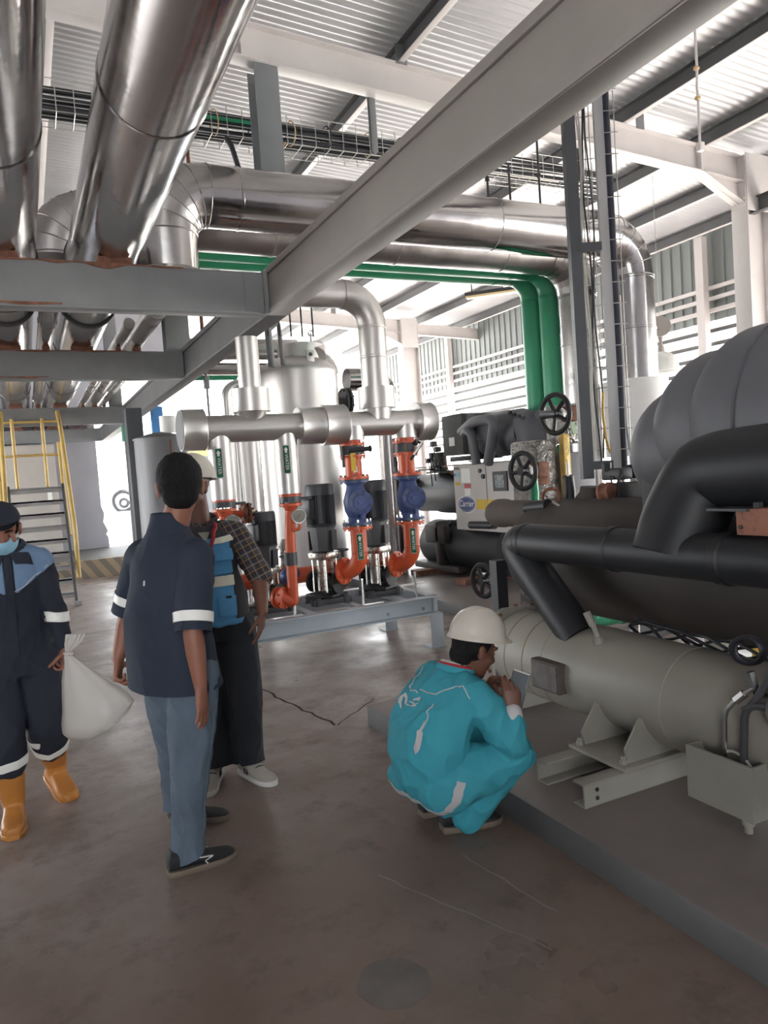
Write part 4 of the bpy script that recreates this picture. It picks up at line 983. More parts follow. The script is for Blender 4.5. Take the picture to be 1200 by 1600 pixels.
for k in range(6):
    pts = []
    for j in range(11):
        t = j/10; pts.append((2.66+.03*math.sin(k*2+j), 2.75-1.15*t, .70+.035*math.sin(k*1.3+j*1.1)+.02*math.cos(j*.7+k)-.02*math.sin(PI*t)))
    g.tube(pts, .0075, n=6)
for k in range(3): g.torus((2.36, 1.86, .80), (.9, .3+.2*k, .2*k), .045+.008*k, .007, n=20, m=6)
obj('wire_harness', g, 'cable', r)

# ------------------------------------------------------------------ far chiller with the control panel
FX = 5.0
r = E('chiller', (5.4, 8, .12), 'far chiller with pale control panel bearing a blue oval badge', 'chiller')
g = G(); g.lathe((5.32, 7.36, 1.22), (0, 1, 0), [(0, .29), (1.64, .29), (1.69, .27), (2.24, .27), (2.34, .2), (2.36, .001)], n=48); g.disp(.012, 4.); obj('upper_vessel', g, 'black', r)
g = G(); g.lathe((5.36, 7.36, .50), (0, 1, 0), [(0, .34), (.84, .34), (1.14, .34), (1.16, .37), (1.26, .37), (1.28, .33), (1.94, .33), (2.06, .24), (2.08, .001)], n=48); g.disp(.012, 4.); obj('lower_vessel', g, 'black', r)
g = G(); g.lathe((5.1, 9.4, 1.35), (0, 1, 0), [(0, .10), (.3, .10)], n=20); obj('side_nozzle', g, 'black', r)
g = G(); g.bx(4.95, 5.05, 8.45, 9.0, .55, .80, .03); g.bx(4.95, 5.25, 8.60, 8.72, .25, .85, .03); g.bx(4.98, 5.2, 8.2, 9.4, .17, .26, .02); obj('water_box', g, 'evap', r)
g = G(); g.bx(4.98, 5.30, 6.72, 8.17, .76, 1.585, .012); cp = obj('control_panel', g, 'panel', r)
for y in (7.42,):
    g = G(); g.bx(4.976, 4.981, y-.003, y+.003, .78, 1.57); obj('door_gap', g, 'dkgrey', cp)
def onp(nm, y0, y1, z0, z1, mat, d=.006, par=None, lab=None):
    g = G(); g.bx(4.98-d, 4.981, y0, y1, z0, z1); return obj(nm, g, mat, par or r, label=lab, smooth=0)
onp('screen_frame', 6.98, 7.26, 1.25, 1.48, 'dark_steel', .02); onp('control_screen', 7.03, 7.21, 1.29, 1.44, 'screen', .024)
onp('notice_sheet', 7.77, 7.98, 1.36, 1.54, 'white', .003); onp('warning_sticker', 7.77, 7.92, 1.29, 1.345, 'sticker_r', .003); onp('warning_sheet', 7.78, 7.92, 1.20, 1.29, 'white', .003)
onp('blue_sticker', 8.03, 8.15, 1.44, 1.49, 'mask', .003); onp('amber_sticker', 8.02, 8.13, 1.33, 1.37, 'sticker_y', .003)
onp('yellow_notice', 7.47, 7.66, 1.03, 1.15, 'sticker_y', .003); onp('yellow_notice', 7.28, 7.455, 1.03, 1.15, 'sticker_y', .003); onp('grey_sticker', 8.02, 8.14, 1.53, 1.56, 'rack', .003)
g = G(); g.cyl((4.975, 7.53, 1.50), (4.955, 7.53, 1.50), .025, n=14); g.cyl((4.975, 7.47, 1.43), (4.955, 7.47, 1.43), .03, n=14); obj('panel_lock', g, 'dark_steel', r)
def oval(a, b, x, mat, nm):
    g = G(); g.prism([(x, 7.885+a*math.cos(2*PI*k/36), 1.09+b*math.sin(2*PI*k/36)) for k in range(36)], (.002, 0, 0)); return obj(nm, g, mat, r, smooth=0)
oval(.215, .110, 4.977, 'sticker_w', 'badge_rim'); oval(.200, .098, 4.974, 'logo_blue', 'oval_badge'); oval(.188, .089, 4.9725, 'sticker_w', 'badge_line'); oval(.183, .085, 4.971, 'logo_blue', 'badge_field')
tx = text('badge_lettering', 'Carrier', .115, 'sticker_w', r, axes((4.968, 7.885, 1.095), (0, -1, 0), (0, 0, 1)), shear=.25)
# compressor on top
g = G(); g.bx(5.0, 5.42, 7.93, 8.42, 1.72, 2.24, .015); obj('terminal_box', g, 'evap_grey', r)
g = G(); g.bx(4.996, 5.0, 8.12, 8.25, 1.84, 1.95); obj('box_sticker', g, 'white', r)
g = G(); g.bx(5.06, 5.40, 7.72, 7.93, 1.70, 2.22, .03); obj('box_neck', g, 'black_blue', r)
g = G(); g.lathe((5.30, 6.95, 1.93), (0, 1, 0), [(0, .001), (.0, .22), (.12, .27), (.75, .28), (.80, .25), (.82, .001)], n=40); g.disp(.012, 5.); obj('compressor_casing', g, 'black_blue', r)
g = G(); g.tube([(5.30, 7.1, 1.98), (5.25, 6.82, 1.98), (5.22, 6.78, 1.58)], .19, n=32, bend=.24, seg=8); obj('suction_elbow', g, 'black_blue', r)
g = G()
for k in range(4): g.box((5.07+.015*k, 6.75+.10*k, 2.06+.03*k), (.03, .05, .04), None, .006)
obj('clamp_lug', g, 'black', r)
g = G(); g.tube([(5.02, 7.92, 1.97), (4.94, 7.72, 2.02), (4.92, 7.58, 1.95), (4.95, 7.56, 1.58)], .055, n=18, bend=.12); obj('oil_pipe', g, 'black_blue', r)
g = G(); g.tube([(5.02, 7.97, 2.00), (4.90, 7.5, 2.10), (4.88, 7.02, 2.08), (4.92, 7.16, 1.85), (4.95, 7.32, 1.58)], .062, n=18, bend=.16); obj('economiser_pipe', g, 'black_blue', r)
g = G(); g.bx(5.05, 5.35, 8.2, 9.0, 1.50, 1.53); g.bx(5.0, 5.1, 8.5, 8.8, 1.53, 1.78, .01); g.bx(5.02, 5.3, 7.5, 8.3, 1.64, 1.70, .01); obj('mounting_plate', g, 'black', r)
g = G(); g.bx(5.0, 5.45, 6.9, 9.3, 1.585, 1.60); g.box((5.1, 8.9, 1.56), (.2, .5, .03)); obj('top_tray', g, 'cream_lt', r)
g = G(); g.ball((5.1, 7.85, 1.64), .06, (1.2, 1.2, .7)); obj('white_cap', g, 'white', r)
g = G()
for (y, z) in ((8.7, 1.9), (8.75, 1.75), (8.6, 1.82), (8.85, 1.68)): g.box((5.02, y, z), (.08, .08, .07), None, .01); g.tube([(5.0, y, z), (4.98, y-.1, z-.18), (5.02, y-.05, z-.35)], .008, n=6)
obj('solenoid', g, 'dark_steel', r)
g = G(); g.tube([(5.0, 8.42, 1.66), (4.95, 8.3, 1.62), (4.94, 8.2, 1.50), (4.98, 8.12, 1.46)], .010, n=6, bend=.05); obj('red_wire', g, 'rust', r)
g = G()
for yy in (7.7, 8.9): g.bx(4.7, 6.0, yy-.10, yy+.10, .12, .19)
obj('foot_channel', g, 'rust', r)
g = G()
for yy in (7.7, 8.9): g.prism([(5.1, yy, .19), (5.65, yy, .19), (5.58, yy, .42), (5.15, yy, .42)], (0, .02, 0))
obj('saddle_web', g, 'cream_lt', r)

# ------------------------------------------------------------------ handwheel valves between the chillers
def wheel(c, R, lab, stem, gear):
    r = E('handwheel_valve', V(c)-V((0, 0, R)), lab, 'valve', 'black handwheels of the pipe valves'); c = V(c); ax = V((1, .12, 0)).normalized()
    g = G(); g.torus(c, ax, R-.018, .021, n=44, m=10); obj('wheel_rim', g, 'cast', r)
    u, w_ = G.frame(ax); g = G()
    for k in range(5):
        a = 2*PI*k/5+.5; d = u*math.cos(a)+w_*math.sin(a); g.tube([c+d*.03, c+d*(R-.02)], .017, n=8)
    obj('wheel_spoke', g, 'cast', r); g = G(); g.cyl(c-ax*.03, c+ax*.04, .036, n=20); obj('wheel_hub', g, 'cast', r)
    if stem:
        g = G(); g.cyl(c-ax*stem, c+ax*.02, .028, n=18); g.cyl(c-ax*(stem+.004), c-ax*(stem-.03), .031, n=18); obj('stem_cover', g, 'dkgrey', r)
    g = G(); g.cyl(c+ax*.03, c+ax*.12, .03, n=16); g.lathe(c+ax*.04, ax, [(0, .04), (.01, .05), (.03, .05), (.035, .03)], n=10); obj('gear_flange', g, 'galv', r)
    g = G(); g.box(c+ax*(.12+gear/2), (gear, .13, .13), Matrix.Rotation(math.atan2(ax.y, ax.x), 3, 'Z'), .02); obj('gear_box', g, 'rust', r)
    if c.z < 1:
        obj('valve_stem', G().cyl(c+ax*(.12+gear/2)-V((0, 0, c.z-.0)), c+ax*(.12+gear/2), .045, n=16), 'rust', r)
    return r
wheel((3.93, 4.80, 1.935), .175, 'upper black handwheel in front of the green pipes', .20, .12)
wheel((3.67, 4.93, 1.49), .165, 'middle black handwheel in front of the pale control panel', .02, .13)
wheel((3.36, 5.15, .60), .150, 'lowest black handwheel near the floor behind the black elbow pipe', .02, .10)
r = E('lagged_valve', (4.15, 5.2, .12), 'foil lagged valve column with a yellow strip below the green pipes', 'valve')
g = G(); g.bx(3.90, 4.12, 5.02, 5.4, .12, 1.74, .02); g.disp(.018, 9.); obj('foil_wrap', g, 'foil', r)
g = G(); g.bx(4.13, 4.20, 4.96, 5.02, .5, 1.78, .006); g.disp(.008, 16.); obj('yellow_strip', g, 'gold', r)
g = G(); g.bx(4.20, 4.50, 5.0, 5.35, .12, 1.62, .01); obj('lagging_panel', g, 'tank_dull', r)
g = G(); g.bx(4.30, 4.5, 5.1, 5.4, 1.70, 2.05, .015); g.disp(.01, 6.); obj('upper_lagging', g, 'foil', r)
g = G(); g.bx(3.86, 3.98, 4.98, 5.06, 1.36, 1.50, .006); obj('bracket', g, 'rust', r)
g = G(); g.box((4.22, 4.93, 1.83), (.05, .01, .13), Matrix.Rotation(-.3, 3, 'Y')); obj('green_tag', g, M('pale green tag', (.35, .50, .33), .6), r)
g = G(); g.tube([(3.80, 4.97, 1.50), (3.82, 4.98, 1.30), (3.80, 5.0, .9)], .035, n=10); obj('green_stub', g, 'green', r)
g = G(); g.cyl((3.72, 4.30, .375), (4.06, 4.30, .375), .10, n=28); g.cyl((4.04, 4.30, .375), (4.09, 4.30, .375), .112, n=28)
o_ = obj('floor_pipe', g, 'green', label='short green pipe near the floor seen between the two vessels', cat='pipe')
g = G(); g.cyl((4.10, 4.29, .355), (4.24, 4.29, .355), .08, n=24); g.cyl((4.17, 4.29, 0), (4.17, 4.29, .30), .04, n=10); obj('drain_pot', g, 'clad_old', label='small silver pot beside the short green floor pipe', cat='pot')
g = G(); g.cyl((3.85, 4.30, 0), (3.85, 4.30, .28), .03, n=10); obj('pipe_prop', g, 'rust', label='short rusty prop under the green floor pipe', cat='prop')
g = G(); g.bx(4.08, 4.24, 3.42, 3.56, 0, 1.05, .01); obj('floor_stand', g, 'tee', label='pale upright stand seen behind the gap over the cream vessel', cat='stand')
g = G(); g.bx(3.96, 4.06, 3.02, 3.10, 0, .62, .01); obj('floor_marker', g, 'sticker_y', label='yellow upright marker behind the right end of the cream vessel', cat='marker')
# side and front shell of the shed (out of view; openings shaped for the light they let in)
g = G(); g.bx(-6.6, -6.4, -5, 7.0, 0, 6.9); g.bx(-6.6, -6.4, 7.0, 24, 3.4, 6.9); obj('wall_left', g, 'wallgrey', kind='structure', label='grey side wall of the shed far to the left', cat='wall', smooth=0)
g = G(); g.bx(-6.6, -4.5, -5.2, -5.0, 0, 7); g.bx(-1.4, 12.1, -5.2, -5.0, 0, 6.3); g.bx(-4.5, -1.4, -5.2, -5, 4.2, 6.3); obj('wall_front', g, 'wallgrey', kind='structure', label='grey end wall of the shed behind the camera with an added doorway that lets light in', cat='wall', smooth=0)
# ------------------------------------------------------------------ tanks
def tank():
    c = V((3.36, 9.3, 0)); R = .525
    r = E('tank', c, 'tall stainless tank with domed top behind the pipe header', 'tank')
    g = G(); g.lathe(c+V((0, 0, .35)), (0, 0, 1), [(0, .1), (0, R*.9), (.06, R), (2.55, R), (2.58, R+.006), (2.62, R+.004), (2.66, R-.02), (2.74, R-.14), (2.78, R-.20), (2.78, .001)], n=64); obj('tank_shell', g, 'tank', r)
    g = G(); g.cyl(c+V((.05, -.05, 3.10)), c+V((.05, -.05, 3.30)), .30, n=40); g.lathe(c+V((.05, -.05, 3.30)), (0, 0, 1), [(0, .30), (.012, .26), (.02, .001)], n=40); obj('manway', g, 'tank', r)
    g = G(); g.cyl(c+V((.18, -.30, 3.12)), c+V((.30, -.02, 3.27)), .12, n=20); obj('top_nozzle', g, 'tank', r)
    g = G(); g.box(c+V((.03, -.46, 3.09)), (.10, .02, .17), None, .004); lg = obj('lifting_lug', g, 'tank', r)
    g = G(); g.cyl(c+V((.03, -.472, 3.12)), c+V((.03, -.455, 3.12)), .025, n=16); obj('lug_hole', g, 'cast', lg)
    g = G(); g.cyl(c+V((.15, -.2, 3.3)), c+V((.16, -.2, 3.44)), .014, n=8); g.torus(c+V((.16, -.2, 3.44)), (0, 1, 0), .035, .010, n=16, m=6); obj('relief_valve', g, 'steel', r)
    for k in range(3):
        a = 2*PI*k/3+.4; g = G(); g.cyl(c+V((math.cos(a)*.4, math.sin(a)*.4, 0)), c+V((math.cos(a)*.4, math.sin(a)*.4, .45)), .06, n=14); obj('leg', g, 'tank', r)
    # outlet pipe with flange going right
    g = G(); g.cyl(c+V((.48, -.05, 2.50)), c+V((.62, -.06, 2.50)), .11, n=24); g.cyl(c+V((.60, -.06, 2.55)), c+V((.63, -.06, 2.55)), .19, n=32); g.cyl(c+V((.66, -.06, 2.55)), c+V((.69, -.06, 2.55)), .19, n=32)
    g.bolts(c+V((.59, -.06, 2.55)), (1, 0, 0), .16, 8, .014, .12); obj('outlet_flange', g, 'dark_steel', r)
tank()
r = E('clad_pipe', (4.9, 9.2, 2.7), 'silver clad pipe leaving the stainless tank to the right and turning down', 'pipe')
g = G(); g.cyl((4.04, 9.24, 2.85), (4.40, 9.24, 2.85), .155, n=32); g.elbow((4.62, 9.24, 2.85), (1, 0, 0), (0, 0, -1), .22, .155, n=32, seg=6); g.cyl((4.62, 9.24, 2.63), (4.62, 9.24, 0), .15, n=32); obj('pipe_run', g, 'clad', r, smooth=14)
r = E('clad_pipe', (4.2, 8.9, 2.6), 'short silver elbow pipe dropping beside the tank flange', 'pipe')
g = G(); g.cyl((3.45, 9.7, 3.22), (3.75, 9.7, 3.22), .13, n=28); g.elbow((3.98, 9.7, 3.22), (1, 0, 0), (0, 0, -1), .23, .135, n=28, seg=6); g.cyl((3.98, 9.7, 3.0), (3.98, 9.7, 0), .12, n=28); obj('pipe_elbow', g, 'clad', r, smooth=12)
for k, (x, zz, rr, lb) in enumerate(((1.0, 3.42, .15, 'upper silver clad pipe running behind the stainless tank'), (1.0, 3.15, .085, 'lower slim silver clad pipe running behind the stainless tank'))):
    r = E('clad_pipe', (2, 10.2, zz), lb, 'pipe'); g = G(); g.cyl((x+.85, 10.2, zz), (3.7, 10.2, zz), rr, n=28); obj('pipe_run', g, 'clad', r)
r = E('green_pipe', (1, 10.6, 2.75), 'slim green pipe running far behind the header to the left', 'pipe'); g = G(); g.cyl((-2, 10.6, 3.12), (2.9, 10.6, 3.12), .07, n=20); obj('pipe_run', g, 'green', r)
def grey_tank():
    c = V((1.52, 9.2, 0)); R = .31
    r = E('tank', c, 'weathered grey tank with rusty seam behind the two men', 'tank')
    g = G(); g.lathe(c, (0, 0, 1), [(0, R), (2.14, R), (2.14, R+.012), (2.16, R+.012), (2.16, .001)], n=48); obj('tank_shell', g, 'tank_dull', r)
    g = G(); g.bx(c.x+.05, c.x+.065, c.y-R-.004, c.y-R+.05, .2, 2.12); obj('rust_seam', g, 'rust', r)
    g = G(); g.lathe(c+V((0, 0, 2.16)), (0, 0, 1), [(0, R+.02), (.02, R*.9), (.06, R*.4), (.08, .001)], n=40); obj('tank_lid', g, 'tank_dull', r)
grey_tank()
# small clutter above the grey tank
g = G(); g.bx(1.22, 1.42, 9.8, 10.0, 0, 2.60, .01); obj('cable_box', g, 'dark_post', label='dark upright box behind the grey tank top', cat='box')
g = G(); g.cyl((1.80, 10.2, 0), (1.80, 10.2, 2.30), .04, n=12); g.cyl((1.80, 10.2, 2.30), (1.80, 10.2, 2.52), .11, n=24); obj('white_canister', g, 'white', label='white canister standing above the grey tank', cat='canister')
g = G(); g.bx(2.0, 2.2, 12.9, 13.0, 0, 2.95, .02); g.disp(.04, 4); obj('blue_tarpaulin', g, 'tarp', label='blue tarpaulin hanging outside above the grey tank', cat='tarpaulin')
r = E('sprinkler_drop', (2.07, 8.0, 2.2), 'thin red and grey drop rod with clamps above the header end', 'rod')
g = G(); g.cyl((1.90, 8.2, 2.95), (1.90, 8.2, zr(1.9)+.225), .02, n=10); obj('red_rod', g, 'rust', r)
g = G(); g.cyl((1.90, 8.2, 2.0), (1.90, 8.2, 2.95), .013, n=10); g.cyl((1.90, 8.2, 2.62), (1.90, 8.2, 2.76), .035, n=12); obj('grey_rod', g, 'rack', r)
# hooked conduits above header
r = E('bent_pipe', (2.15, 8.0, 2.0), 'steel hairpin pipe bend left of the clad riser', 'pipe')
g = G(); g.tube([(2.13, 8.3, 0), (2.13, 8.3, 2.66), (2.45, 8.3, 2.70)], .055, n=18, bend=.22, seg=8); obj('outer_bend', g, 'tank', r)
g = G(); g.tube([(2.24, 8.34, 0), (2.24, 8.34, 2.55), (2.45, 8.34, 2.58)], .028, n=14, bend=.12, seg=8); obj('inner_bend', g, 'tank', r)
r = E('vent_pipe', (2.75, 8.6, 3.0), 'pair of bent grey vent pipes on the stainless tank top', 'pipe')
g = G(); g.tube([(2.30, 8.8, 3.55), (2.84, 8.8, 3.55), (2.86, 8.8, 2.95)], .045, n=16, bend=.16); obj('left_vent', g, 'rack', r)
g = G(); g.tube([(2.86, 8.9, 3.40), (3.02, 8.9, 3.53), (3.04, 8.9, 3.0)], .028, n=12, bend=.05); obj('right_vent', g, 'rack', r)
for k in range(5):
    x = 2.32+.12*k
    g = G(); g.cyl((x, 7.17, 3.0), (x, 7.17, 3.66), .009, n=6); obj('trapeze_rod', g, 'dark_steel', label='thin vertical hanger rod above the stainless tank', cat='rod', group='hanger rods above the stainless tank')
# far right pipes and columns behind header
for k, (x, Y, R, lb) in enumerate(((4.05, 10.6, .10, 'slim steel pipe standing right of the stainless tank'), (4.75, 11.5, .17, 'thick pale pipe standing behind the header joint'),)):
    g = G(); g.cyl((x, Y, 0), (x, Y, 2.8), R, n=24); obj('upright_pipe', g, 'tank', label=lb, cat='pipe')
g = G(); g.cyl((2.42, 8.6, 0), (2.42, 8.6, 2.2), .15, n=28); obj('upright_pipe', g, 'tank', label='thick steel pipe column left of the stainless tank', cat='pipe')
# ------------------------------------------------------------------ yellow railed stair
r = E('stair', (.15, 11.5, 0), 'grey steel stair with yellow handrails at the left', 'stair')
n = 9; run_ = .20; x0, x1 = -.20, .50
zt = 1.70; Y0 = 11.25
for k in range(n):
    z = .17+.19*k; y = Y0+.11+run_*k*.55
    g = G(); g.bx(x0, x1, y, y+.16, z-.03, z, .004); g.bx(x0, x1, y, y+.012, z-.075, z); obj('tread', g, 'stair', r)
for x in (x0-.02, x1+.02):
    g = G(); a = V((x, Y0, .02)); b = V((x, Y0+.11*8.6+.1, zt+.02)); d = (b-a).normalized()
    g.box((a+b)/2, (.035, .09, (b-a).length), Matrix((V((1, 0, 0)), d.cross(V((1, 0, 0))), d)).transposed(), .004); obj('stringer', g, 'dark_post', r)
g = G(); g.bx(x1-.02, x1+.08, Y0-.10, Y0+.06, 0, .06, .006); obj('foot_plate', g, 'stair', r)
for x in (x0-.07, x1+.10):
    g = G(); g.tube([(x, Y0+.35, .35), (x, Y0+.36, .55), (x, Y0+.30, 1.10), (x-.02*(1 if x > 0 else -1), Y0+1.25, 2.55), (x-.03*(1 if x > 0 else -1), Y0+1.7, 2.9)], .032, n=14, bend=.15); g.tube([(x-.05, Y0+.8, .95), (x-.06, Y0+1.3, 1.75), (x-.06, Y0+1.5, 2.4)], .028, n=12); obj('handrail', g, 'yellow', r)
g = G()
for x in (-.10, .33): g.cyl((x, Y0+1.7, 1.70), (x, Y0+1.7, 2.8), .026, n=12)
for z in (2.22, 2.75): g.cyl((x0-.05, Y0+1.7, z), (x1+.05, Y0+1.7, z), .02, n=12)
obj('platform_rail', g, 'yellow', r)
g = G(); g.bx(x0-.1, x1+.05, Y0+1.1, Y0+2.3, 1.66, 1.70); obj('platform', g, 'stair', r)
g = G(); g.bx(-.92, .62, 16.9, 17.55, .33, 2.64, .01); g.bx(.40, .405, 16.895, 16.9, .33, 2.64); obj('switch_cabinet', g, 'wallbeige', label='tall beige cabinet behind the stair', cat='cabinet')
g = G(); g.bx(.41, .50, 16.885, 16.895, 1.45, 1.72); obj('notice', g, 'sticker_w', label='small white notice on the beige cabinet behind the stair', cat='notice')
# ------------------------------------------------------------------ things outside seen through the end opening
r = E('portal_post', (1.68, 13.6, 0), 'grey green post right of the bright end opening', 'post')
g = G(); g.bx(1.63, 1.77, 13.5, 13.62, .33, 2.42, .005); g.bx(1.785, 1.80, 13.5, 13.62, .33, 2.42); obj('post', g, 'rack', r)
g = G(); g.bx(1.60, 1.80, 13.48, 13.64, 2.42, 2.75); obj('green_head', g, M('pale green steel', (.13, .33, .24), .5), r)
r = E('valve_stand', (2.6, 24, 0), 'pale hydrant stand with red top outside the end opening', 'stand')
g = G(); g.cyl((2.62, 24, 1.6), (2.62, 24, 4.2), .05, n=12); g.cyl((2.78, 24, 1.6), (2.78, 24, 3.4), .04, n=12); obj('stand_pipe', g, 'white', r)
g = G(); g.cyl((2.5, 24, 3.7), (2.9, 24, 3.7), .07, n=12); g.cyl((2.62, 24, 3.6), (2.62, 24, 4.6), .05, n=12); obj('red_top', g, 'orange', r)
g = G(); g.torus((2.70, 24, 1.25), (.3, 1, 0), .30, .07, n=28, m=8); g.torus((2.70, 23.9, 1.2), (.3, 1, 0), .12, .05, n=20, m=8); obj('hose_reel', g, 'dark_post', r)
g = G(); g.bx(2.3, 3.1, 23.8, 24.2, -.2, .95); obj('stand_base', g, 'white', r)
r = E('gantry', (3.2, 20, 0), 'pale yellow gantry beam outside behind the clad drop pipes', 'gantry')
g = G(); g.bx(2.9, 5.2, 19.9, 20.2, 2.35, 2.85); obj('beam', g, 'pale_yellow', r)
g = G(); g.bx(4.25, 4.55, 19.9, 20.2, -.2, 2.35); g.bx(4.15, 4.25, 20.0, 20.1, 1.2, 2.35); obj('leg', g, 'skid', r)
g = G(); g.lathe((3.75, 21.5, -.2), (0, 0, 1), [(0, .9), (1.2, .9), (1.25, .86), (2.2, .86), (2.5, .5), (2.6, .001)], n=32); obj('storage_drum', g, 'white', label='white round drum outside under the yellow gantry', cat='drum')
g = G(); g.bx(-30, 40, 60, 61, -.2, 5.0); obj('boundary_wall', g, 'plaster_lt', kind='structure', label='pale boundary wall far across the yard', cat='wall', smooth=0)
# ------------------------------------------------------------------ people
from mathutils.bvhtree import BVHTree
SRC = {}
def rc(g, p0, p1, r0, r1=None, n=20):
    r1 = r0 if r1 is None else r1; p0, p1 = V(p0), V(p1)
    if (p1-p0).length > 1e-4: g.cyl(p0, p1, r0, r1, n=n)
    g.ball(p0, r0, seg=16); g.ball(p1, r1, seg=16); return g
def chain(g, pts, rs):
    for a, b, ra, rb in zip(pts, pts[1:], rs, rs[1:]): rc(g, a, b, ra, rb)
    return g
def ell(g, c, rad, fr):
    r, f, u = fr; q = bmesh.ops.create_uvsphere(g.bm, u_segments=24, v_segments=16, radius=1)
    m = Matrix((V(r)*rad[0], V(f)*rad[1], V(u)*rad[2])).transposed().to_4x4(); m.translation = V(c)
    bmesh.ops.transform(g.bm, matrix=m, verts=q['verts']); return g
def loft(g, rs, n=28, p=2.3):
    out = []
    for c, r, f, a, b in rs:
        c, r, f = V(c), V(r), V(f); ring = []
        for k in range(n):
            t = 2*PI*k/n; ct, st = math.cos(t), math.sin(t)
            x = math.copysign(abs(ct)**(2/p), ct)*a; y = math.copysign(abs(st)**(2/p), st)*b
            ring.append(c + r*x + f*y)
        out.append(ring)
    return g.rings(out)
def frame3(f, u=(0, 0, 1)):
    f = V(f).normalized(); u = V(u); r = f.cross(u).normalized(); return r, f, r.cross(f).normalized()
def organic(name, g, mat, parent, voxel=.008, smooth=4, fold=None, label=None, cut=None, trim=()):
    bm = g.bm; bmesh.ops.recalc_face_normals(bm, faces=bm.faces)
    me = bpy.data.meshes.new('tmp'); bm.to_mesh(me); bm.free()
    o = bpy.data.objects.new('tmp', me); COL.objects.link(o)
    m = o.modifiers.new('r', 'REMESH'); m.mode = 'VOXEL'; m.voxel_size = voxel
    if smooth: s = o.modifiers.new('s', 'SMOOTH'); s.iterations = smooth; s.factor = .5
    dg = bpy.context.evaluated_depsgraph_get(); dg.update()
    me2 = bpy.data.meshes.new_from_object(o.evaluated_get(dg)); bpy.data.objects.remove(o); bpy.data.meshes.remove(me)
    bm = bmesh.new(); bm.from_mesh(me2); bpy.data.meshes.remove(me2)
    if fold:
        amp, sc, st = fold; bm.normal_update()
        for v in bm.verts:
            q = V((v.co.x*st[0], v.co.y*st[1], v.co.z*st[2]))
            h = (1-min(1, 2.6*abs(noise.noise(q*sc))))**2; h2 = noise.noise(q*sc*.6+V((5, 3, 1))); h3 = (1-min(1, 3*abs(noise.noise(q*sc*1.9+V((9, 2, 4))))))**2
            v.co += v.normal*(amp*(h*.55+h2*.6+h3*.25-.3))
    if cut:
        for co, no in cut:
            r = bmesh.ops.bisect_plane(bm, geom=bm.verts[:]+bm.edges[:]+bm.faces[:], plane_co=V(co), plane_no=V(no), clear_outer=True)
    for c0, rad, no in trim:      # open hems
        c0 = V(c0); fs = [q for q in bm.faces if (q.calc_center_median()-c0).length < rad]
        ge = list({v for q in fs for v in q.verts}) + list({e for q in fs for e in q.edges}) + fs
        bmesh.ops.bisect_plane(bm, geom=ge, plane_co=c0, plane_no=V(no), clear_outer=True)
    ms = bpy.data.meshes.new('src'); bm.to_mesh(ms)
    tree = BVHTree.FromBMesh(bm)
    o = obj(name, bm, mat, parent, label, smooth=0)
    o.data.polygons.foreach_set('use_smooth', [True]*len(o.data.polygons))
    SRC[o.name] = (ms, tree); return o
def conform(name, src, planes, mat, parent, sel=None, off=.003, th=.002, label=None):
    """a strip of cloth lying on another garment: the garment's surface between the given planes, lifted a little"""
    bm = bmesh.new(); bm.from_mesh(SRC[src.name][0])
    if sel:
        bm.faces.ensure_lookup_table(); bmesh.ops.delete(bm, geom=[f for f in bm.faces if not sel(f.calc_center_median())], context='FACES')
    for co, no in planes: bmesh.ops.bisect_plane(bm, geom=bm.verts[:]+bm.edges[:]+bm.faces[:], plane_co=V(co), plane_no=V(no), clear_outer=True)
    bm.normal_update()
    if not bm.faces: bm.free(); return None
    for v in bm.verts: v.co += v.normal*off
    bmesh.ops.solidify(bm, geom=bm.faces[:], thickness=-th)
    o = obj(name, bm, mat, parent, label, smooth=0); o.data.polygons.foreach_set('use_smooth', [True]*len(o.data.polygons)); return o
def ribbon(name, src, pts, w_, mat, parent, off=.003, k=8):
    pts = [V(p) for p in pts]; c = []
    for a, b in zip(pts, pts[1:]):
        for j in range(k): c.append(near(src, a.lerp(b, j/k)))
    g = G(); A = []; B = []
    for i, (q, n) in enumerate(c):
        t = (c[min(i+1, len(c)-1)][0]-c[max(i-1, 0)][0]).normalized(); s_ = n.cross(t).normalized()
        for lst, sg in ((A, 1), (B, -1)):
            q2, n2 = near(src, q+s_*(sg*w_/2)); lst.append(g.bm.verts.new(q2+n2*off))
    M_ = [g.bm.verts.new(q+n*(off+.001)) for q, n in c]
    for i in range(len(c)-1):
        g.bm.faces.new((A[i], A[i+1], M_[i+1], M_[i])); g.bm.faces.new((M_[i], M_[i+1], B[i+1], B[i]))
    bmesh.ops.recalc_face_normals(g.bm, faces=g.bm.faces); bmesh.ops.solidify(g.bm, geom=g.bm.faces[:], thickness=.002)
    return obj(name, g, mat, parent, smooth=60)
def near(src, p):
    q, n, i, d = SRC[src.name][1].find_nearest(V(p)); return q, n
def stitch(name, src, pts, r, mat, parent, k=8, off=.001):
    out = []
    pts = [V(p) for p in pts]
    for a, b in zip(pts, pts[1:]):
        for j in range(k):
            q, n = near(src, a.lerp(b, j/k)); out.append(q+n*off)
    q, n = near(src, pts[-1]); out.append(q+n*off)
    g = G(); g.tube(out, r, n=6); return obj(name, g, mat, parent)
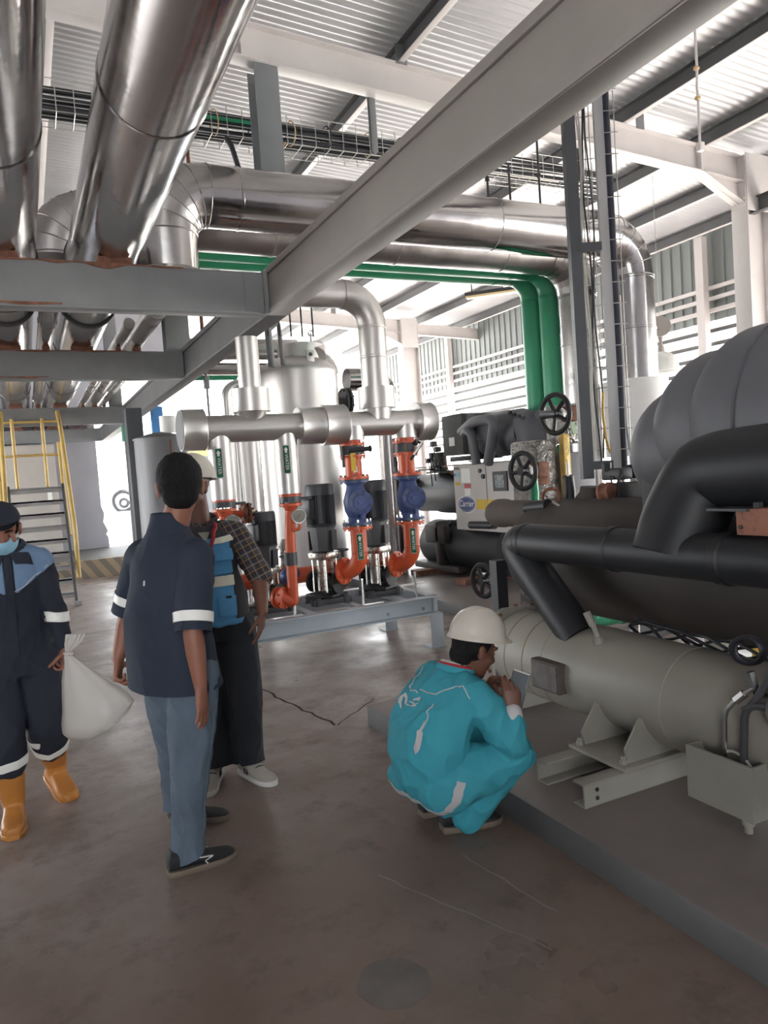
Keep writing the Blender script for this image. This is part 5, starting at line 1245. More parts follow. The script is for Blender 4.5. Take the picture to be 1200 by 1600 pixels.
def decal(name, src, c, right, up, polys, mat, parent, off=.002, sub=3, th=.0015):
    right, up = V(right).normalized(), V(up).normalized(); g = G(); nrm = right.cross(up)
    for poly in polys:
        pp = []
        for (a, b) in zip(poly, poly[1:]+poly[:1]):
            for j in range(sub): pp.append((a[0]+(b[0]-a[0])*j/sub, a[1]+(b[1]-a[1])*j/sub))
        vs = []
        for x, y in pp:
            q, n = near(src, V(c)+right*x+up*y); vs.append(g.bm.verts.new(q+n*off))
        try: g.bm.faces.new(vs)
        except ValueError: pass
    bmesh.ops.triangulate(g.bm, faces=g.bm.faces[:]); bmesh.ops.recalc_face_normals(g.bm, faces=g.bm.faces)
    ext = bmesh.ops.extrude_face_region(g.bm, geom=g.bm.faces[:]); q, n = near(src, V(c))
    bmesh.ops.translate(g.bm, verts=[e for e in ext['geom'] if isinstance(e, bmesh.types.BMVert)], vec=n*th)
    return obj(name, g, mat, parent, smooth=0)
def hand(g, w_, d, n, t, curl=.5, s=1., spread=0.):
    """wrist, finger direction, palm normal, thumb side"""
    w_, d, n, t = V(w_), V(d).normalized(), V(n).normalized(), V(t).normalized()
    loft(g, [(w_-d*.02, t, n, .026*s, .020*s), (w_+d*.02*s, t, n, .034*s, .018*s), (w_+d*.055*s, t, n, .042*s, .016*s), (w_+d*.088*s, t, n, .043*s, .013*s)], 16)
    for k, (ln, off, dz) in enumerate(((.070, .0325, .004), (.078, .011, .008), (.072, -.0105, .004), (.056, -.032, -.006))):
        p = w_ + d*(.082+dz)*s + t*off*s; a = curl*(.55+.08*k); dd = d + t*(spread*(1.5-k)*.12)
        pts = [p-d*.02*s, p]; rr = [.0085*s, .0085*s]
        for j, fr in enumerate((.45, .31, .24)):
            ang = a*(j+1)*.9; p = p + (dd*math.cos(ang) + n*math.sin(ang)).normalized()*ln*fr*s*1.05; pts.append(p); rr.append((.0080-.0008*j)*s)
        chain(g, pts, rr)
    b = w_ + d*.025*s + t*.022*s
    q1 = b + (d*.55 + t*.62 + n*(.25+.3*curl))*.045*s; q2 = q1 + (d*.85 + t*.20 + n*(.3+.4*curl)).normalized()*.030*s; q3 = q2 + (d*.85 - t*.05 + n*(.4+.4*curl)).normalized()*.024*s
    chain(g, [b, q1, q2, q3], [.014*s, .011*s, .0095*s, .008*s]); return g
def head(g, c, fr, neck, s=.95):
    r, f, u = fr; c = V(c); P = lambda x, y, z: c + (r*x + f*y + u*z)*s
    ell(g, P(0, -.012, .035), (.076*s, .096*s, .088*s), fr); ell(g, P(0, .020, -.030), (.064*s, .073*s, .086*s), fr)
    ell(g, P(0, .036, -.085), (.047*s, .048*s, .034*s), fr); ell(g, P(0, .066, -.103), (.024*s, .018*s, .018*s), fr)
    rc(g, P(0, .088, .012), P(0, .108, -.028), .010*s, .0145*s); 
    for x in (-1, 1):
        ell(g, P(x*.013, .098, -.034), (.011*s, .012*s, .009*s), fr)
        ell(g, P(x*.030, .076, .030), (.028*s, .018*s, .011*s), fr); ell(g, P(x*.040, .058, -.030), (.026*s, .026*s, .024*s), fr)
        ell(g, P(x*.031, .074, .004), (.016*s, .014*s, .011*s), fr)
        ell(g, P(x*.083, -.012, -.006), (.013*s, .021*s, .034*s), fr); ell(g, P(x*.089, -.020, .010), (.009*s, .018*s, .020*s), fr)
    ell(g, P(0, .086, -.058), (.024*s, .012*s, .007*s), fr); ell(g, P(0, .084, -.071), (.021*s, .012*s, .008*s), fr)
    rc(g, P(0, -.022, -.05), neck, .054*s, .060); return g
def eyes(c, fr, parent, s=.95):
    r, f, u = fr; c = V(c)
    for x in (-1, 1):
        p = c + (r*x*.031 + f*.0845 + u*.004)*s; g = G(); g.ball(p, .0062); o = obj('eye', g, 'cast', parent)
        g = G(); g.tube([c+(r*x*.016+f*.094+u*.030)*s, c+(r*x*.032+f*.0955+u*.036)*s, c+(r*x*.052+f*.083+u*.030)*s], [.004, .0045, .003], n=8); obj('eyebrow', g, 'hair', parent)
def hairdo(c, fr, parent, s=.95, long=0.):
    r, f, u = fr; c = V(c); P = lambda x, y, z: c + (r*x + f*y + u*z)*s
    s *= 1+long; g = G(); ell(g, P(0, -.020, .042), (.087*s, .102*s, .092*s), fr); ell(g, P(0, -.062, -.030), (.068*s, .047*s, .058*s), fr); ell(g, P(0, -.03, .006), (.085*s, .082*s, .066*s), fr)
    return organic('hair', g, 'hair', parent, .005, 3, (.005, 38, (1, 1, .6)), cut=[(P(0, .052, .035), f*.85-u*.55), (P(0, .012, -.02), f*.9-u*.25)])
def helmet(c, fr, parent, s=1., tilt=0.):
    """hard hat: c is the centre of its rim"""
    r, f, u = fr; c = V(c); n = 44; rings = []
    def rim(a, b, z, peak): 
        return [c + r*(a*math.sin(2*PI*k/n)) + f*(b*math.cos(2*PI*k/n)*(1+peak*max(0, math.cos(2*PI*k/n))**3)) + u*(z-.012*peak*max(0, math.cos(2*PI*k/n))**2) for k in range(n)]
    rings.append(rim(.100*s, .122*s, .004, 0)); rings.append(rim(.112*s, .134*s, -.004, .26)); rings.append(rim(.114*s, .136*s, .0, .27)); rings.append(rim(.112*s, .134*s, .006, .22)); rings.append(rim(.106*s, .128*s, .014, .03))
    for k in range(1, 11):
        t = PI/2*k/10.4; rings.append(rim(.106*s*math.cos(t)**.80, .128*s*math.cos(t)**.80, .014+.118*s*math.sin(t), 0))
    g = G(); g.rings(rings)
    o = obj('helmet', g, 'helmet', parent, smooth=50)
    g = G()
    for x in (-.022, .022):
        g.tube([c + r*x + f*(.120*s*math.cos(t)) + u*(.014+.1195*s*math.sin(t)) for t in [PI*(.16+.62*k/14) for k in range(15)]], .0035, n=6)
    obj('helmet_ridge', g, 'helmet', o)
    g = G(); g.lathe(c-u*.004, u, [(0, .098*s), (.02, .100*s), (.022, .094*s), (.0, .092*s)], n=32); obj('headband', g, 'cast', o)
    return o
def shoe(parent, heel, d, L_=.275, mat='shoe_blk', smat='sole', up=(0, 0, 1), s=1., logo=None, lacemat='cast'):
    heel, d = V(heel), V(d).normalized(); up = V(up); r = d.cross(up).normalized(); up = r.cross(d)
    prof = [(0, .032, .075), (.04, .038, .100), (.18, .042, .112), (.33, .042, .108), (.47, .044, .084), (.62, .047, .054), (.78, .048, .046), (.90, .040, .040), (.97, .026, .032), (1.0, .010, .022)]
    g = G(); rs = []
    for t, w2, h in prof:
        c = heel + d*(t*L_); sh = r*(.008*math.sin(PI*t)); ring = []
        for k in range(16):
            a = 2*PI*k/16; x = math.cos(a); z = math.sin(a)
            ring.append(c + sh + r*(w2*s*math.copysign(abs(x)**.8, x)) + up*(.020 + (h-.020)*(0.5+0.5*math.copysign(abs(z)**.8, z))*s))
        rs.append(ring)
    g.rings(rs); o = obj('shoe', g, mat, parent, smooth=60)
    g = G(); rs = []
    for z, k2 in ((0, .96), (.004, 1.04), (.020, 1.06), (.026, 1.0)):
        ring = []
        for t, w2, h in prof: ring.append(heel + d*((t-.5)*L_*1.03+.5*L_) + r*(.008*math.sin(PI*t) + w2*s*k2) + up*z)
        for t, w2, h in prof[::-1]: ring.append(heel + d*((t-.5)*L_*1.03+.5*L_) + r*(.008*math.sin(PI*t) - w2*s*k2) + up*z)
        rs.append(ring)
    g.rings(rs); obj('sole', g, smat, o, smooth=40)
    g = G()
    for t in (.40, .47, .54): c = heel+d*(t*L_)+up*(.086-.12*(t-.36)); g.tube([c-r*.026, c+up*.006, c+r*.026], .0035, n=6)
    g.tube([heel+d*(.38*L_)+up*.088, heel+d*(.40*L_)+up*.10+r*.03, heel+d*(.45*L_)+up*.085+r*.035], .003, n=6); obj('laces', g, lacemat, o)
    if logo:
        for sd in (-1, 1):
            g = G()
            for path in logo: g.tube([heel+d*(t*L_)+r*(sd*(.0395+.004*math.sin(PI*t))*s+.008*math.sin(PI*t))+up*z for t, z in path], .0028, n=6)
            obj('side_mark', g, 'sole_w' if mat == 'shoe_blk' else 'cast', o)
    return o
N_MARK = [[(.30, .030), (.32, .062)], [(.32, .062), (.41, .032)], [(.41, .032), (.43, .060)]]
BOLT_MARK = [[(.42, .060), (.62, .052)], [(.62, .052), (.50, .040)], [(.50, .040), (.54, .026)]]

# ---------------------------------------------------------------- man in the navy short sleeved shirt, seen from behind
r0 = E('person', (.47, 3.06, 0), 'person seen from behind in navy short sleeved shirt and faded jeans stepping to the right', 'person')
f = V((.62, .78, 0)).normalized(); r_ = V((f.y, -f.x, 0)); u = V((0, 0, 1))
sc, hp = V((.505, 3.06, 1.33)), V((.462, 3.06, .80))
SR, SL = V((.580, 2.960, 1.262)), V((.415, 3.165, 1.268))
ER, WR = V((.536, 2.880, .990)), V((.545, 2.865, .775))
EL, WL = V((.345, 3.225, 1.04)), V((.285, 3.205, .865))
HR, HL = hp + V((.035, -.01, 0)) + r_*.06, hp + V((.035, -.01, 0)) - r_*.05
KR, AR = V((.505, 2.995, .455)), V((.462, 3.010, .085))
KL, AL = V((.485, 3.185, .44)), V((.500, 3.36, .13))
hc = V((.568, 3.060, 1.552)); hf = frame3((.22, .97, -.02))
body = G()
head(body, hc, hf, sc + V((.02, .0, .05)), 1.0)
loft(body, [(hp-u*.05+r_*.02, r_, f, .10, .09), (hp+u*.12, r_, f, .12, .09), (sc-u*.22, r_, f, .13, .09), (sc-u*.06, r_, f, .12, .08), (sc+u*.05, r_, f, .07, .06)])
for S_, E_, W_ in ((SR, ER, WR), (SL, EL, WL)): chain(body, [sc, S_, E_, E_.lerp(W_, .4), W_], [.06, .050, .040, .039, .026])
hand(body, WR, (.02, -.02, -1), (-.75, .6, 0), (.6, .75, 0), .25); hand(body, WL, (-.10, -.05, -1), (.8, -.4, .2), (.4, .9, 0), 1.5)
for H_, K_, A_ in ((HR, KR, AR), (HL, KL, AL)): chain(body, [H_, K_, K_.lerp(A_, .3), A_], [.075, .05, .052, .036])
organic('body', body, 'skin', r0, .005, 3)
hairdo(hc, hf, r0, 1.0, .05)
eyes(hc, hf, r0, 1.0)
g = G()
loft(g, [(hp-u*.09+r_*.015+f*.02, r_, f, .186, .155), (hp+u*.10+r_*.01+f*.015, r_, f, .176, .145), (hp+u*.25+f*.01, r_, f, .168, .135), (sc-u*.16, r_, f, .168, .126), (sc-u*.07, r_, f, .155, .110), (sc-u*.01, r_, f, .125, .092), (sc+u*.05, r_, f, .080, .070)], 36)
for S_, E_ in ((SR, ER), (SL, EL)): chain(g, [sc+(S_-sc)*.5-u*.03, S_, S_+(E_-S_)*.2], [.085, .076, .070])
shirt = organic('shirt', g, 'navy', r0, .008, 5, (.012, 6, (1, 1, .45)), trim=[(hp-u*.045, .33, (-.04, .10, -1))])
for S_, E_ in ((SR, ER), (SL, EL)):
    d = (E_-S_).normalized(); o = 0.74 if S_ is SR else .66
    g = G(); chain(g, [S_-d*.01, S_.lerp(E_, .5), S_.lerp(E_, 1.1)], [.077, .074, .073]); sl = organic('sleeve', g, 'navy', r0, .007, 4, (.006, 9, (1, 1, .5)), trim=[(S_.lerp(E_, 1.0), .2, d)])
    conform('reflective_band', sl, [(S_.lerp(E_, o), -d), (S_.lerp(E_, o+.14), d)], 'reflect', r0)
g = G(); loft(g, [(sc+u*.03+f*.0, r_, f, .092, .084), (sc+u*.09+f*.01, r_, f, .073, .071), (sc+u*.125+f*.014, r_, f, .067, .067)], 24)

organic('collar', g, 'navy', r0, .006, 2)
q = sc + r_*.115 + f*.09 - u*.055
decal('front_tab', shirt, q, -f+r_*.3, u, [[(-.02, -.045), (.02, -.045), (.02, .045), (-.02, .045)]], 'reflect', r0)
decal('lint_spot', shirt, sc-f*.14-r_*.06-u*.14, r_, u, [[(-.004, -.010), (.004, -.010), (.004, .010), (-.004, .010)]], 'sole_w', r0)
hp2 = hp+V((.035, -.01, 0)); HR, HL = hp2+r_*.06, hp2-r_*.05
g = G(); loft(g, [(hp2+u*.05, r_, f, .14, .115), (hp2-u*.06, r_, f, .145, .125)], 28)
chain(g, [HR, HR.lerp(KR, .5), KR, KR.lerp(AR, .5), AR+V((.01, 0, -.03))], [.110, .096, .078, .074, .070])
chain(g, [HL, HL.lerp(KL, .5), KL, KL.lerp(AL, .5), AL+V((0, 0, -.01))], [.110, .094, .078, .070, .066])
jeans = organic('jeans', g, 'jeans', r0, .008, 5, (.016, 9, (1, 1, .55)), trim=[(AR-u*.030, .14, (.35, 0, -1)), (AL-u*.01, .14, (0, 0, -1))])
stitch('side_seam', jeans, [HR+r_*.12-u*.1, KR+r_*.1, AR+r_*.1+u*.08], .0022, 'jeans', r0)
shoe(r0, (.385, 3.012, .0), (1, .05, 0), .275, 'shoe_blk', 'sole', logo=BOLT_MARK)
shoe(r0, (.45, 3.37, .055), (1, .05, -.20), .275, 'shoe_blk', 'sole', up=(.2, 0, 1))

# ---------------------------------------------------------------- man in blue vest and white helmet
r0 = E('person', (.84, 3.80, 0), 'person in white hard hat, blue vest with pale tape, plaid sleeves and black trousers', 'person')
f = V((-.16, -.985, 0)).normalized(); r_ = V((f.y, -f.x, 0))   # r_ is the person's right
sc, hp = V((.800, 3.86, 1.30)), V((.838, 3.82, .82))
SL_, SR_ = V((.975, 3.835, 1.275)), V((.635, 3.890, 1.275))
EL_, WL_ = V((1.055, 3.715, 1.075)), V((1.020, 3.600, .895))
ER_, WR_ = V((.60, 3.86, 1.02)), V((.62, 3.76, .82))
HL_, HR_ = hp - r_*.088, hp + r_*.088
KL_, AL_ = V((.935, 3.735, .455)), V((.940, 3.805, .10))
KR_, AR_ = V((.790, 3.845, .455)), V((.790, 3.865, .10))
hc = V((.772, 3.84, 1.545)); hf = frame3((-.86, -.51, -.05))
body = G(); head(body, hc, hf, sc+V((0, 0, .04)))
loft(body, [(hp-u*.05, r_, f, .14, .10), (hp+u*.12, r_, f, .13, .095), (sc-u*.22, r_, f, .15, .10), (sc-u*.04, r_, f, .155, .085), (sc+u*.05, r_, f, .07, .06)])
for S_, E_, W_ in ((SR_, ER_, WR_), (SL_, EL_, WL_)): chain(body, [sc, S_, E_, E_.lerp(W_, .4), W_], [.06, .052, .044, .042, .029])
hand(body, WL_, (-.18, -.10, -1), (-.75, .55, -.1), (-.5, -.8, .05), .55, 1.0); hand(body, WR_, (.1, -.1, -1), (.9, .1, 0), (0, -1, 0), .5)
for H_, K_, A_ in ((HR_, KR_, AR_), (HL_, KL_, AL_)): chain(body, [H_, K_, K_.lerp(A_, .3), A_], [.075, .05, .052, .036])
organic('body', body, 'skin_dk', r0, .005, 3); eyes(hc, hf, r0)
helmet(hc + hf[2]*.042 - hf[1]*.008, frame3((-.90, -.44, .06), (-.22, -.02, 1)), r0)
def plaid():
    m = bpy.data.materials.new('plaid cloth'); m.use_nodes = True; nt = m.node_tree; N = nt.nodes; L = nt.links; b = N['Principled BSDF']; b.inputs['Roughness'].default_value = .85
    tc = N.new('ShaderNodeTexCoord'); mp = N.new('ShaderNodeMapping'); mp.inputs['Rotation'].default_value = (.25, .35, .2); L.new(tc.outputs['Object'], mp.inputs[0])
    sx = N.new('ShaderNodeSeparateXYZ'); L.new(mp.outputs[0], sx.inputs[0]); cur = None
    def band(axis, per, ph, w_):
        a = N.new('ShaderNodeMath'); a.operation = 'MULTIPLY_ADD'; L.new(sx.outputs[axis], a.inputs[0]); a.inputs[1].default_value = 1/per; a.inputs[2].default_value = ph
        b_ = N.new('ShaderNodeMath'); b_.operation = 'FRACT'; L.new(a.outputs[0], b_.inputs[0])
        c = N.new('ShaderNodeMath'); c.operation = 'LESS_THAN'; L.new(b_.outputs[0], c.inputs[0]); c.inputs[1].default_value = w_; return c.outputs[0]
    col = (.048, .048, .066, 1)
    for axis, per, ph, w_, cc, fa in ((2, .068, 0, .42, (.022, .022, .034), .8), (0, .068, .1, .42, (.022, .022, .034), .8), (2, .068, .2, .07, (.30, .24, .18), .7), (0, .068, .3, .07, (.30, .24, .18), .6), (2, .068, .65, .045, (.42, .22, .04), .8), (0, .068, .75, .045, (.42, .22, .04), .8)):
        mx = N.new('ShaderNodeMix'); mx.data_type = 'RGBA'; mm = N.new('ShaderNodeMath'); mm.operation = 'MULTIPLY'; mm.inputs[1].default_value = fa; L.new(band(axis, per, ph, w_), mm.inputs[0]); L.new(mm.outputs[0], mx.inputs[0])
        if cur is None: mx.inputs[6].default_value = col
        else: L.new(cur, mx.inputs[6])
        mx.inputs[7].default_value = (*cc, 1); cur = mx.outputs[2]
    L.new(cur, b.inputs['Base Color']); return m
MT['plaid'] = plaid()
g = G(); loft(g, [(hp+u*.06, r_, f, .145, .108), (sc-u*.2, r_, f, .155, .11), (sc-u*.03, r_, f, .16, .095), (sc+u*.06, r_, f, .075, .068)], 28)
for S_, E_ in ((SL_, EL_), (SR_, ER_)): chain(g, [sc+(S_-sc)*.6, S_, S_.lerp(E_, .55), E_], [.08, .074, .068, .060])
plsh = organic('plaid_shirt', g, 'plaid', r0, .007, 4, (.010, 9, (1, 1, .6)), trim=[(EL_.lerp(SL_, .0), .10, EL_-SL_)])
for S_, E_ in ((SL_, EL_),):
    g = G(); d = (E_-S_).normalized(); chain(g, [E_-d*.035, E_+d*.012], [.066, .064]); organic('rolled_cuff', g, 'plaid', r0, .006, 2, (.004, 20, (1, 1, 1)))
g = G(); loft(g, [(hp+u*.02, r_, f, .165, .128), (hp+u*.16, r_, f, .166, .128), (sc-u*.20, r_, f, .172, .130), (sc-u*.06, r_, f, .182, .114), (sc+u*.01, r_, f, .165, .095), (sc+u*.055, r_, f, .095, .078)], 40)
vest = organic('vest', g, 'vest', r0, .008, 5, (.009, 8, (1, 1, .7)))
L2 = -r_
conform('side_panel', vest, [(sc+L2*.135, -L2), (hp+u*.03, -u)], 'vest_dk', r0, off=.002)
conform('side_panel', vest, [(sc-L2*.135, L2), (hp+u*.03, -u)], 'vest_dk', r0, off=.002)
conform('shoulder_trim', vest, [(sc-u*.005+f*.06, (-u*.9-f*.30+L2*.0))], 'vest_dk', r0, off=.0025)
conform('shoulder_tape', vest, [(sc-u*.007+f*.06, (u*.9+f*.30)), (sc-u*.035+f*.06, (-u*.9-f*.30)), (sc+L2*.045, -L2), (sc, -f)], 'reflect_y', r0, off=.004)
conform('waist_tape', vest, [(V((0, 0, 1.035)), -u), (V((0, 0, 1.085)), u), (sc-L2*.10, -L2), (sc+L2*.14, L2), (sc, -f)], 'reflect_y', r0, off=.004)
conform('zip_band', vest, [(sc+L2*.012-L2*.02, -L2), (sc+L2*.022-L2*.02, L2), (sc, -f)], 'vest_dk', r0, off=.004)
conform('hem_band', vest, [(hp+u*.045, u), (sc, -f)], 'vest', r0, off=.004)
conform('collar_panel', vest, [(sc-u*.04+f*.09, (-u*.55+f*0)-L2*(-.75)), (sc, -f), (sc-u*.16, -u), (sc-L2*.02, -L2)], 'vest_dk', r0, off=.0035)
def pocket(nm, z0, z1, x0, x1, off, mat='vest'):
    return conform(nm, vest, [(V((0, 0, z0)), -u), (V((0, 0, z1)), u), (sc+L2*x0, -L2), (sc+L2*x1, L2), (sc, -f)], mat, r0, off=off, th=off)
pocket('chest_pocket', 1.095, 1.165, .035, .130, .010); pocket('pocket_flap', 1.165, 1.225, .030, .132, .016); pocket('hip_pocket', .885, .985, .05, .135, .008); pocket('pen_loop', 1.09, 1.22, .012, .026, .006, 'vest_dk')
pocket('pocket_badge', .975, .983, .090, .112, .012, 'cast')
g = G(); g.tube([sc+u*.075+r_*(.080*math.cos(t))+f*(.072*math.sin(t))+u*(.03*-math.sin(t)) for t in [2*PI*k/20 for k in range(20)]], .016, n=8, closed=True); organic('collar', g, 'plaid', r0, .006, 2)
stitch('lanyard', vest, [sc+L2*.075+u*.06+f*.02, sc+L2*.05+f*.1-u*.03, sc+L2*.025+f*.12-u*.10], .010, 'red', r0, off=.006)
decal('tee_shirt', vest, sc+f*.11-u*.0+L2*.01, L2, u, [[(-.03, .02), (.03, .02), (.005, -.035)]], 'tee', r0, off=.006)
g = G(); loft(g, [(hp+u*.10, r_, f, .148, .112), (hp-u*.06, r_, f, .160, .120)], 28)
chain(g, [HL_, HL_.lerp(KL_, .5), KL_, KL_.lerp(AL_, .5), AL_-u*.035], [.110, .104, .090, .084, .082]); chain(g, [HR_, HR_.lerp(KR_, .5), KR_, KR_.lerp(AR_, .5), AR_-u*.035], [.110, .102, .088, .082, .080])
organic('trousers', g, 'trouser', r0, .008, 5, (.012, 8, (1, 1, .5)), trim=[(AL_-u*.03, .15, (0, -.2, -1)), (AR_-u*.03, .15, (0, -.2, -1))])
shoe(r0, (.925, 3.875, 0), (.30, -.95, 0), .29, 'shoe_gry', 'sole_w', logo=N_MARK); shoe(r0, (.80, 3.93, 0), (-.40, -.92, 0), .29, 'shoe_gry', 'sole_w', logo=N_MARK)

# ---------------------------------------------------------------- man with cap, mask and orange boots carrying a bag
r0 = E('person', (-.09, 4.02, 0), 'person in navy coverall, cap and blue face mask walking in orange rubber boots', 'person')
f = V((.10, -.995, 0)).normalized(); r_ = V((f.y, -f.x, 0)); L2 = -r_
sc, hp = V((-.115, 4.03, 1.265)), V((-.105, 4.06, .75))
SL_, SR_ = V((.030, 4.035, 1.235)), V((-.275, 4.02, 1.235))
EL_, WL_ = V((.082, 3.985, 1.00)), V((.108, 3.905, .815))
ER_, WR_ = V((-.33, 4.05, .99)), V((-.33, 3.95, .80))
HL_, HR_ = hp+L2*.09, hp-L2*.09
KL_, AL_ = V((-.005, 4.005, .42)), V((.022, 4.215, .115))
KR_, AR_ = V((-.190, 3.900, .42)), V((-.178, 3.945, .10))
hc = V((-.118, 3.985, 1.405)); hf = frame3((.02, -.88, -.36), (0, -.36, .9))
body = G(); head(body, hc, hf, sc+V((0, .0, .03)), .93)
loft(body, [(hp-u*.05, r_, f, .14, .10), (hp+u*.12, r_, f, .13, .095), (sc-u*.22, r_, f, .15, .10), (sc-u*.04, r_, f, .15, .085), (sc+u*.05, r_, f, .07, .06)])
for S_, E_, W_ in ((SR_, ER_, WR_), (SL_, EL_, WL_)): chain(body, [sc, S_, E_, E_.lerp(W_, .4), W_], [.06, .046, .040, .038, .027])
hand(body, WL_, (.0, -.12, -1), (-.85, .35, 0), (-.2, -.95, 0), 1.7, .95); hand(body, WR_, (.1, -.1, -1), (.9, .1, 0), (0, -1, 0), .5)
for H_, K_, A_ in ((HR_, KR_, AR_), (HL_, KL_, AL_)): chain(body, [H_, K_, K_.lerp(A_, .3), K_.lerp(A_, .7)], [.075, .05, .050, .036])
organic('body', body, 'skin', r0, .005, 3); eyes(hc, hf, r0, .93); hairdo(hc, hf, r0, .93)
P = lambda x, y, z: hc + hf[0]*x + hf[1]*y + hf[2]*z
g = G(); ell(g, P(0, -.016, .048), (.089, .106, .088), hf); cap = organic('cap', g, 'navy2', r0, .006, 2, cut=[(P(0, 0, .056), -hf[2]+hf[1]*.10)])
g = G(); rs = []
for t in range(13):
    a = PI*(t/12-.5); rs.append((P(.080*math.sin(a), -.012+.098*math.cos(a), .062), P(.078*math.sin(a), -.012+(.098+.055)*math.cos(a), .060)))
va = [[g.bm.verts.new(p) for p in q] for q in rs]
for i in range(12): g.bm.faces.new((va[i][0], va[i+1][0], va[i+1][1], va[i][1]))
bmesh.ops.solidify(g.bm, geom=g.bm.faces[:], thickness=.005); obj('cap_peak', g, 'navy2', cap)
g = G(); ell(g, P(0, .030, -.055), (.066, .076, .060), hf); ell(g, P(0, .055, -.035), (.045, .062, .05), hf)
mk = organic('face_mask', g, 'mask', r0, .005, 4, cut=[(P(0, .012, 0), -hf[1]), (P(0, .06, -.006), hf[2]+hf[1]*.2)])
g = G()
for s_ in (-1, 1): g.tube([P(s_*.062, .025, -.035), P(s_*.072, .0, -.012), P(s_*.080, -.025, .005)], .002, n=5); g.tube([P(s_*.062, .022, -.075), P(s_*.072, .0, -.045), P(s_*.080, -.03, -.012)], .002, n=5)
obj('ear_loop', g, 'sole_w', mk)
g = G(); loft(g, [(hp-u*.06, r_, f, .165, .128), (hp+u*.08, r_, f, .165, .125), (hp+u*.22, r_, f, .158, .126), (sc-u*.16, r_, f, .164, .124), (sc-u*.05, r_, f, .160, .105), (sc+u*.02, r_, f, .130, .088), (sc+u*.055, r_, f, .08, .07)], 36)
chain(g, [sc+(SL_-sc)*.5, SL_, SL_.lerp(EL_, .6), EL_, WL_+V((0, .012, .02))], [.08, .068, .056, .052, .046]); chain(g, [sc+(SR_-sc)*.5, SR_, ER_, WR_], [.08, .068, .054, .046])
KbL, KbR = KL_.lerp(AL_, .42), KR_.lerp(AR_, .36)
chain(g, [HL_, HL_.lerp(KL_, .5), KL_, KbL], [.105, .104, .098, .088]); chain(g, [HR_, HR_.lerp(KR_, .5), KR_, KbR], [.105, .104, .096, .088])
cov = organic('coverall', g, 'navy2', r0, .008, 5, (.015, 7, (1, 1, .6)))
def xlim(c, lo, hi): return lo < (c-sc).dot(L2) < hi
conform('chest_yoke', cov, [(sc+L2*.155-u*.075, (-u*.8+L2*(.55))*1.0)] + [(sc+L2*.022, -L2), (sc-u*.16, -u)], 'yoke', r0, sel=lambda c: c.z > 1.02 and xlim(c, -.02, .26), off=.003)
conform('chest_yoke', cov, [(sc-L2*.155-u*.075, (-u*.8-L2*(.55))*1.0)] + [(sc-L2*.022, L2), (sc-u*.16, -u)], 'yoke', r0, sel=lambda c: c.z > 1.02 and xlim(c, -.26, .02), off=.003)
d = (EL_-SL_).normalized()
conform('reflective_band', cov, [(V((EL_.x, EL_.y, .938)), -u-L2*.15), (V((EL_.x, EL_.y, .985)), u+L2*.15)], 'reflect', r0, sel=lambda c: (c-EL_).length < .16 and (c-sc).dot(L2) > .145 and c.z > .86, off=.004)
d = (WR_-ER_).normalized(); conform('reflective_band', cov, [(ER_+d*.02, -d), (ER_+d*.06, d)], 'reflect', r0, sel=lambda c: (c-ER_).length < .16 and (c-sc).dot(L2) < -.15, off=.004)
for K_, B_ in ((KL_, KbL), (KR_, KbR)):
    d = (B_-K_).normalized(); conform('reflective_band', cov, [(B_-d*.035, -d), (B_+d*.008, d)], 'reflect', r0, sel=lambda c, B_=B_, d=d: (c-B_).length < .16, off=.004)
g = G(); g.tube([sc+u*.062+r_*(.078*math.cos(t))+f*(.075*math.sin(t))+u*(.022*-math.sin(t)) for t in [2*PI*k/20 for k in range(20)]], .022, n=8, closed=True); organic('collar', g, 'navy2', r0, .006, 2)
for s_ in (-1, 1): decal('collar_point', cov, sc+f*.09+L2*.05*s_-u*.0, L2, u, [[(-.045*s_, .04), (.05*s_, .035), (.06*s_, -.035), (-.02*s_, -.03)]], 'navy2', r0, off=.010)
conform('front_placket', cov, [(sc-L2*.016, -L2), (sc+L2*.016, L2), (sc, -f), (hp+u*.02, -u)], 'navy2', r0, off=.004)
stitch('yoke_piping', cov, [sc+L2*.175+f*.05-u*.05, sc+L2*.09+f*.14-u*.115, sc+L2*.022+f*.14-u*.155], .003, 'grey_tape', r0, off=.003)
